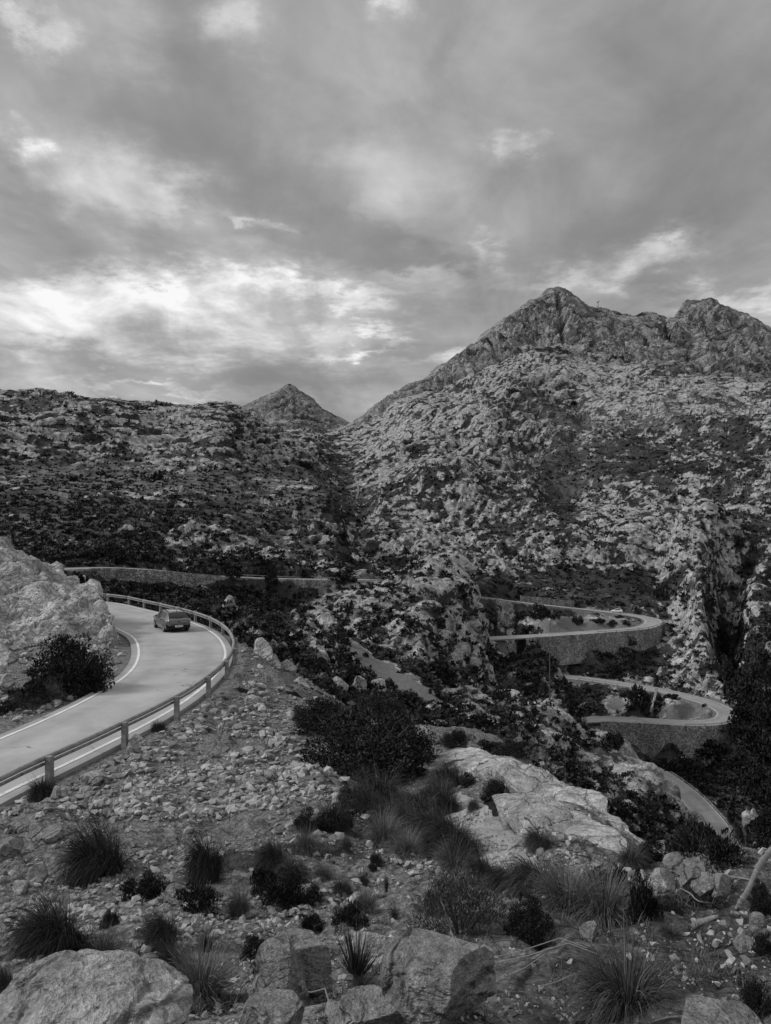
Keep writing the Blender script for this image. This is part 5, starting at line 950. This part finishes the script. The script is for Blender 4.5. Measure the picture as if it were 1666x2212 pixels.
def mast():
    j = int(np.argmin(np.abs((MCO[0, :, 0]/MCO[0, :, 1])-(1285-CX)/F))); colz = MCO[:, j]; i = int(np.argmax(colz[:, 2]/colz[:, 1])); p = colz[i]; e = empty('radio_mast', p-np.array([0, 0, 2])); tag(e, 'tiny radio mast with dishes on the ridge right of the summit', 'mast')
    s = p[1]/2400
    MB().tube([(0, 0, 0), (0, 0, 21*s)], [1.2*s, .9*s], 8).build('shaft', M['metal'], e)
    MB().box((1*s, 0, 20*s), (6.5*s, 2*s, 1.0*s)).build('platform', M['metal'], e)
    for x, z, r in ((-3.0, 17, 1.9), (-3.6, 5, 1.6)): MB().tube([(x*s, -.4, z*s), (x*s, .6, z*s)], [r*s, r*.6*s], 14).build('dish', M['metal'], e)
    MB().tube([(-3*s, 0, 17*s), (0, 0, 17.6*s)], .4*s, 6).build('bracket', M['metal'], e)
    for x in (.2, 4.0): MB().tube([(x*s, 0, 20*s), (x*s, 0, 25*s)], .22*s, 6).build('whip_aerial', M['metal'], e)
    MB().box((7*s, 0, 2*s), (7*s, 2*s, 1.0*s)).build('fence_rail', M['metal'], e)
mast()

# ---- dead wood
def branch(pts, radii, label, mat='dead', name='dead_branch', twigs=0, cat='branch'):
    q = [gp(u, v)+np.array([0, 0, dz]) for u, v, dz in pts]; q = catmull([tuple(a)+(0,) for a in q], .06)[:, :3]; o = q[0].copy(); g = np.random.default_rng(len(label))
    q = q+g.normal(0, radii[0]*.2, q.shape); rr = np.interp(np.linspace(0, 1, len(q)), np.linspace(0, 1, len(radii)), radii); mb = MB().tube([a-o for a in q], list(rr), 8)
    b = mb.build(name, M[mat], None, True); b.location = o; tag(b, label, cat)
branch([(1592, 1967, .03), (1618, 1940, .05), (1632, 1915, .10), (1650, 1890, .14), (1672, 1876, .2)], [.012, .02, .024, .028, .034], 'thick crooked dead branch lying at the right edge of the footpath')
branch([(1500, 2008, .02), (1525, 1996, .03), (1552, 1991, .03)], [.025, .022, .012], 'short dead log lying on the footpath')
branch([(1578, 1910, .03), (1540, 1900, .05), (1600, 1905, .04), (1625, 1908, .02)], [.012, .012, .008], 'thin dead branch lying behind the stone pile')
branch([(1470, 1925, .02), (1490, 1940, .03), (1510, 1955, .02), (1540, 1962, .02)], [.008, .006, .004], 'thin twig lying in front of the stone pile')
branch([(985, 2045, .0), (972, 2022, .09), (955, 2000, .2), (938, 1985, .32)], [.007, .006, .004], 'single bleached stem leaning over the grey green shrub', 'straw', 'dry_stem', cat='stem')
for k, (a, b, lab) in enumerate((((1075, 2080), (1270, 2062), 'longest pale straw lying left of the huge grass tuft'), ((1085, 2092), (1290, 2076), 'second pale straw lying under the longest one'), ((1110, 2118), (1200, 2108), 'short pale straw lying below the two long ones'), ((1165, 2150), (1290, 2156), 'straight straw lying beside the left of the huge tuft'), ((905, 2195), (1000, 2140), 'straw stalk lying on the big grey block'), ((660, 2160), (720, 2225), 'straw leaning across the gap between the grey blocks'), ((65, 2030), (108, 2105), 'bent white stalk below the swept grass clump'))):
    pa, pb = gp(*a), gp(*b); mid = (pa+pb)/2+np.array([0, 0, .05]); mb = MB().tube([(0, 0, .04), (mid-pa)*.6+np.array([0, 0, .035]), (mid-pa)*1.4+np.array([.01, .0, .05]), pb-pa+np.array([0, 0, .05])], .0028, 5); o = mb.build('dry_stem', M['straw']); o.location = pa; tag(o, lab, 'stem')

# ---- cars
def car_mats(v, nm):
    m, N = new_mat('car paint '+nm); N.b.inputs['Base Color'].default_value = (v, v, v, 1); N.b.inputs['Roughness'].default_value = .32; N.b.inputs['Coat Weight'].default_value = 1.0; N.b.inputs['Specular IOR Level'].default_value = .5; N.b.inputs['Coat Roughness'].default_value = .06; N.b.inputs['Metallic'].default_value = .35 if v < .5 else 0; return m
gm, gN = new_mat('car glass'); gN.b.inputs['Base Color'].default_value = (.02, .02, .02, 1); gN.b.inputs['Roughness'].default_value = .06; gN.b.inputs['Specular IOR Level'].default_value = .5
M['trim'] = plain('black trim', .012, .5, 0, .15); M['lamp'] = plain('lamp lens', .30, .12, 0, .6); M['rim'] = plain('alloy rim', .45, .35, .7); M['plate'] = plain('number plate', .75, .5); M['chrome'] = plain('dark chrome', .25, .2, .9)
def car(loc, rz, paint, label, slope=0.0, plate=True, S=1.0):
    e = empty('car', loc, rz); e.rotation_euler = (slope, 0, rz); e.scale = (S,)*3; tag(e, label, 'car')
    #      y     zb   zbelt  zt    w     wroof
    st = [(-2.13, .42, .62, .66, .60, .50), (-2.12, .30, .70, .78, .74, .66), (-2.06, .26, .86, .96, .83, .70), (-1.97, .24, .93, 1.03, .868, .68), (-1.80, .22, .955, 1.23, .882, .63), (-1.55, .21, .96, 1.43, .89, .60), (-1.30, .20, .955, 1.475, .892, .60), (-.75, .19, .945, 1.505, .892, .60), (-.1, .18, .93, 1.51, .89, .60), (.35, .18, .92, 1.46, .888, .595), (.75, .18, .91, 1.28, .885, .62), (1.2, .18, .90, 1.04, .875, .70), (1.55, .19, .86, .95, .86, .74), (1.9, .21, .78, .86, .81, .68), (2.08, .26, .62, .74, .70, .60), (2.14, .36, .54, .58, .52, .45)]
    st = np.array(st); yy = np.concatenate([np.linspace(st[i, 0], st[i+1, 0], 4, endpoint=False) for i in range(len(st)-1)]+[[st[-1, 0]]]); s = np.stack([np.interp(yy, st[:, 0], st[:, k]) for k in range(6)], 1)
    secs = []
    for y, zb, zbt, zt, w, wr in s:
        half = [(0, zb), (w*.8, zb), (w*.95, zb+.05), (w*.985, zb+.16), (w, zb+(zbt-zb)*.45), (w*.995, zb+(zbt-zb)*.62), (w*.975, zbt-.07), (w*.945, zbt)]
        gh = max(zt-zbt, .03); half += [(w*.945+(wr-w*.945)*.12, zbt+gh*.08), (w*.945+(wr-w*.945)*.86, zbt+gh*.80), (wr+.01, zbt+gh*.90), (wr*.82, zt-gh*.035), (wr*.5, zt-.004), (0, zt)]
        secs.append([(x, y, z) for x, z in half]+[(-x, y, z) for x, z in half[-2:0:-1]])
    co = np.array(secs); ns, nk, _ = co.shape; nh = 14
    faces = {'body': [], 'rear_window': [], 'windscreen': [], 'side_window': [], 'side_window2': [], 'bumper': []}
    for i in range(ns-1):
        y = (yy[i]+yy[i+1])/2
        for k in range(nk):
            k2 = (k+1) % nk; f = (i*nk+k, i*nk+k2, (i+1)*nk+k2, (i+1)*nk+k); h = k if k < nh-1 else nk-1-k
            key = 'body'
            if h in (10, 11, 12) and -1.95 < y < -1.57: key = 'rear_window'
            elif h in (10, 11, 12) and .42 < y < 1.18: key = 'windscreen'
            elif h == 8 and -1.35 < y < .62 and not (-.32 < y < -.2): key = 'side_window' if k < nh else 'side_window2'
            elif h <= 4 and (y < -1.90 or y > 1.95): key = 'bumper'
            faces[key].append(f)
    cap0 = tuple(range(nk-1, -1, -1)); cap1 = tuple((ns-1)*nk+k for k in range(nk)); faces['bumper'].append(cap0); faces['front_bumper'] = [cap1]+[f for f in faces['bumper'] if f[0]//nk > ns//2]; faces['bumper'] = [f for f in faces['bumper'] if f[0]//nk <= ns//2 or f is cap0]; faces['front_bumper'] = [f for f in faces['front_bumper'] if f is not cap0]
    flat = co.reshape(-1, 3)
    for key, fs in faces.items():
        us = sorted({q for f in fs for q in f}); rm = {q: j for j, q in enumerate(us)}; mb = MB(); mb.add(flat[us], [tuple(rm[q] for q in f) for f in fs])
        mb.build(key.rstrip('2'), {'body': paint, 'front_bumper': paint, 'bumper': M['trim'] if plate else paint}.get(key, gm), e, key in ('body',))
    for sx in (-1, 1):
        for y in (-1.28, 1.33):
            ty = MB().tube([(sx*.66, y, .31), (sx*.70, y, .31), (sx*.86, y, .31), (sx*.90, y, .31)], [.27, .315, .315, .27], 20).build('wheel', M['black'], e, True)
            MB().tube([(sx*.895, y, .31), (sx*.905, y, .31)], [.2, .17], 14).build('rim', M['rim'], ty)
        MB().tube([(sx*.9, y, .31) for y in ()] or [(sx*.70, -2.035, .74), (sx*.80, -1.93, .86), (sx*.83, -1.75, .92)], [.07, .13, .05], 8).build('tail_light', M['lamp'], e, True)
        MB().tube([(sx*.66, 2.06, .66), (sx*.78, 1.85, .78)], [.07, .11], 8).build('headlight', M['lamp'], e, True)
        MB().tube([(sx*.86, .66, .98), (sx*1.0, .62, 1.02), (sx*1.03, .62, 1.02)], [.04, .085, .05], 8).build('wing_mirror', paint, e, True)
        MB().tube([(sx*.56, -1.35, 1.485), (sx*.57, -.4, 1.535), (sx*.56, .3, 1.49)], .022, 6).build('roof_rail', M['trim'], e)
        for y in (-.55, .35): MB().box((sx*.895, y, .86), (.03, .16, .035)).build('door_handle', M['trim'], e)
    MB().tube([(0, -1.42, 1.45), (0, -1.62, 1.62)], [.018, .006], 6).build('aerial', M['trim'], e)
    MB().box((0, -2.135, .60), (1.25, .05, .05)).build('bumper_strip', paint, e)
    if plate:
        pl_ = MB().box((0, -2.165, .50), (.56, .02, .125)).build('number_plate', M['plate'], e)
        cu = bpy.data.curves.new('lettering', 'FONT'); cu.body = '9688 GKT'; cu.size = .115; cu.align_x = 'CENTER'; cu.align_y = 'CENTER'; cu.materials.append(M['black']); to = bpy.data.objects.new('lettering', cu); COL.objects.link(to); dg = bpy.context.evaluated_depsgraph_get(); me_ = bpy.data.meshes.new_from_object(to.evaluated_get(dg)); bpy.data.objects.remove(to); to = bpy.data.objects.new('lettering', me_); COL.objects.link(to); to.parent = pl_; to.location = (.03, -2.178, .50); to.rotation_euler = (R(90), 0, 0)
        MB().tube([(0, -2.085, .80), (0, -2.13, .80)], [.06, .05], 10).build('badge', M['trim'], e)
        MB().tube([(-.35, -1.93, 1.08), (0, -1.97, 1.06), (.35, -1.93, 1.08)], .015, 6).build('rear_wiper', M['trim'], e)
    return e
car((-15.75, 56.6, zr(56.6)+.02), R(30), car_mats(.13, 'dark grey'), 'dark grey hatchback driving away round the near bend')
i_ = idx(R3, 1331, 0, AP3); q_ = R3[i_]; q2_ = R3[i_+1]
hd = math.atan2(q2_[1]-q_[1], q2_[0]-q_[0])
car((q_[0], q_[1]+.9, q_[2]+.04), hd+R(90), car_mats(.8, 'white'), 'tiny white car on the road above the upper hairpin', plate=False)
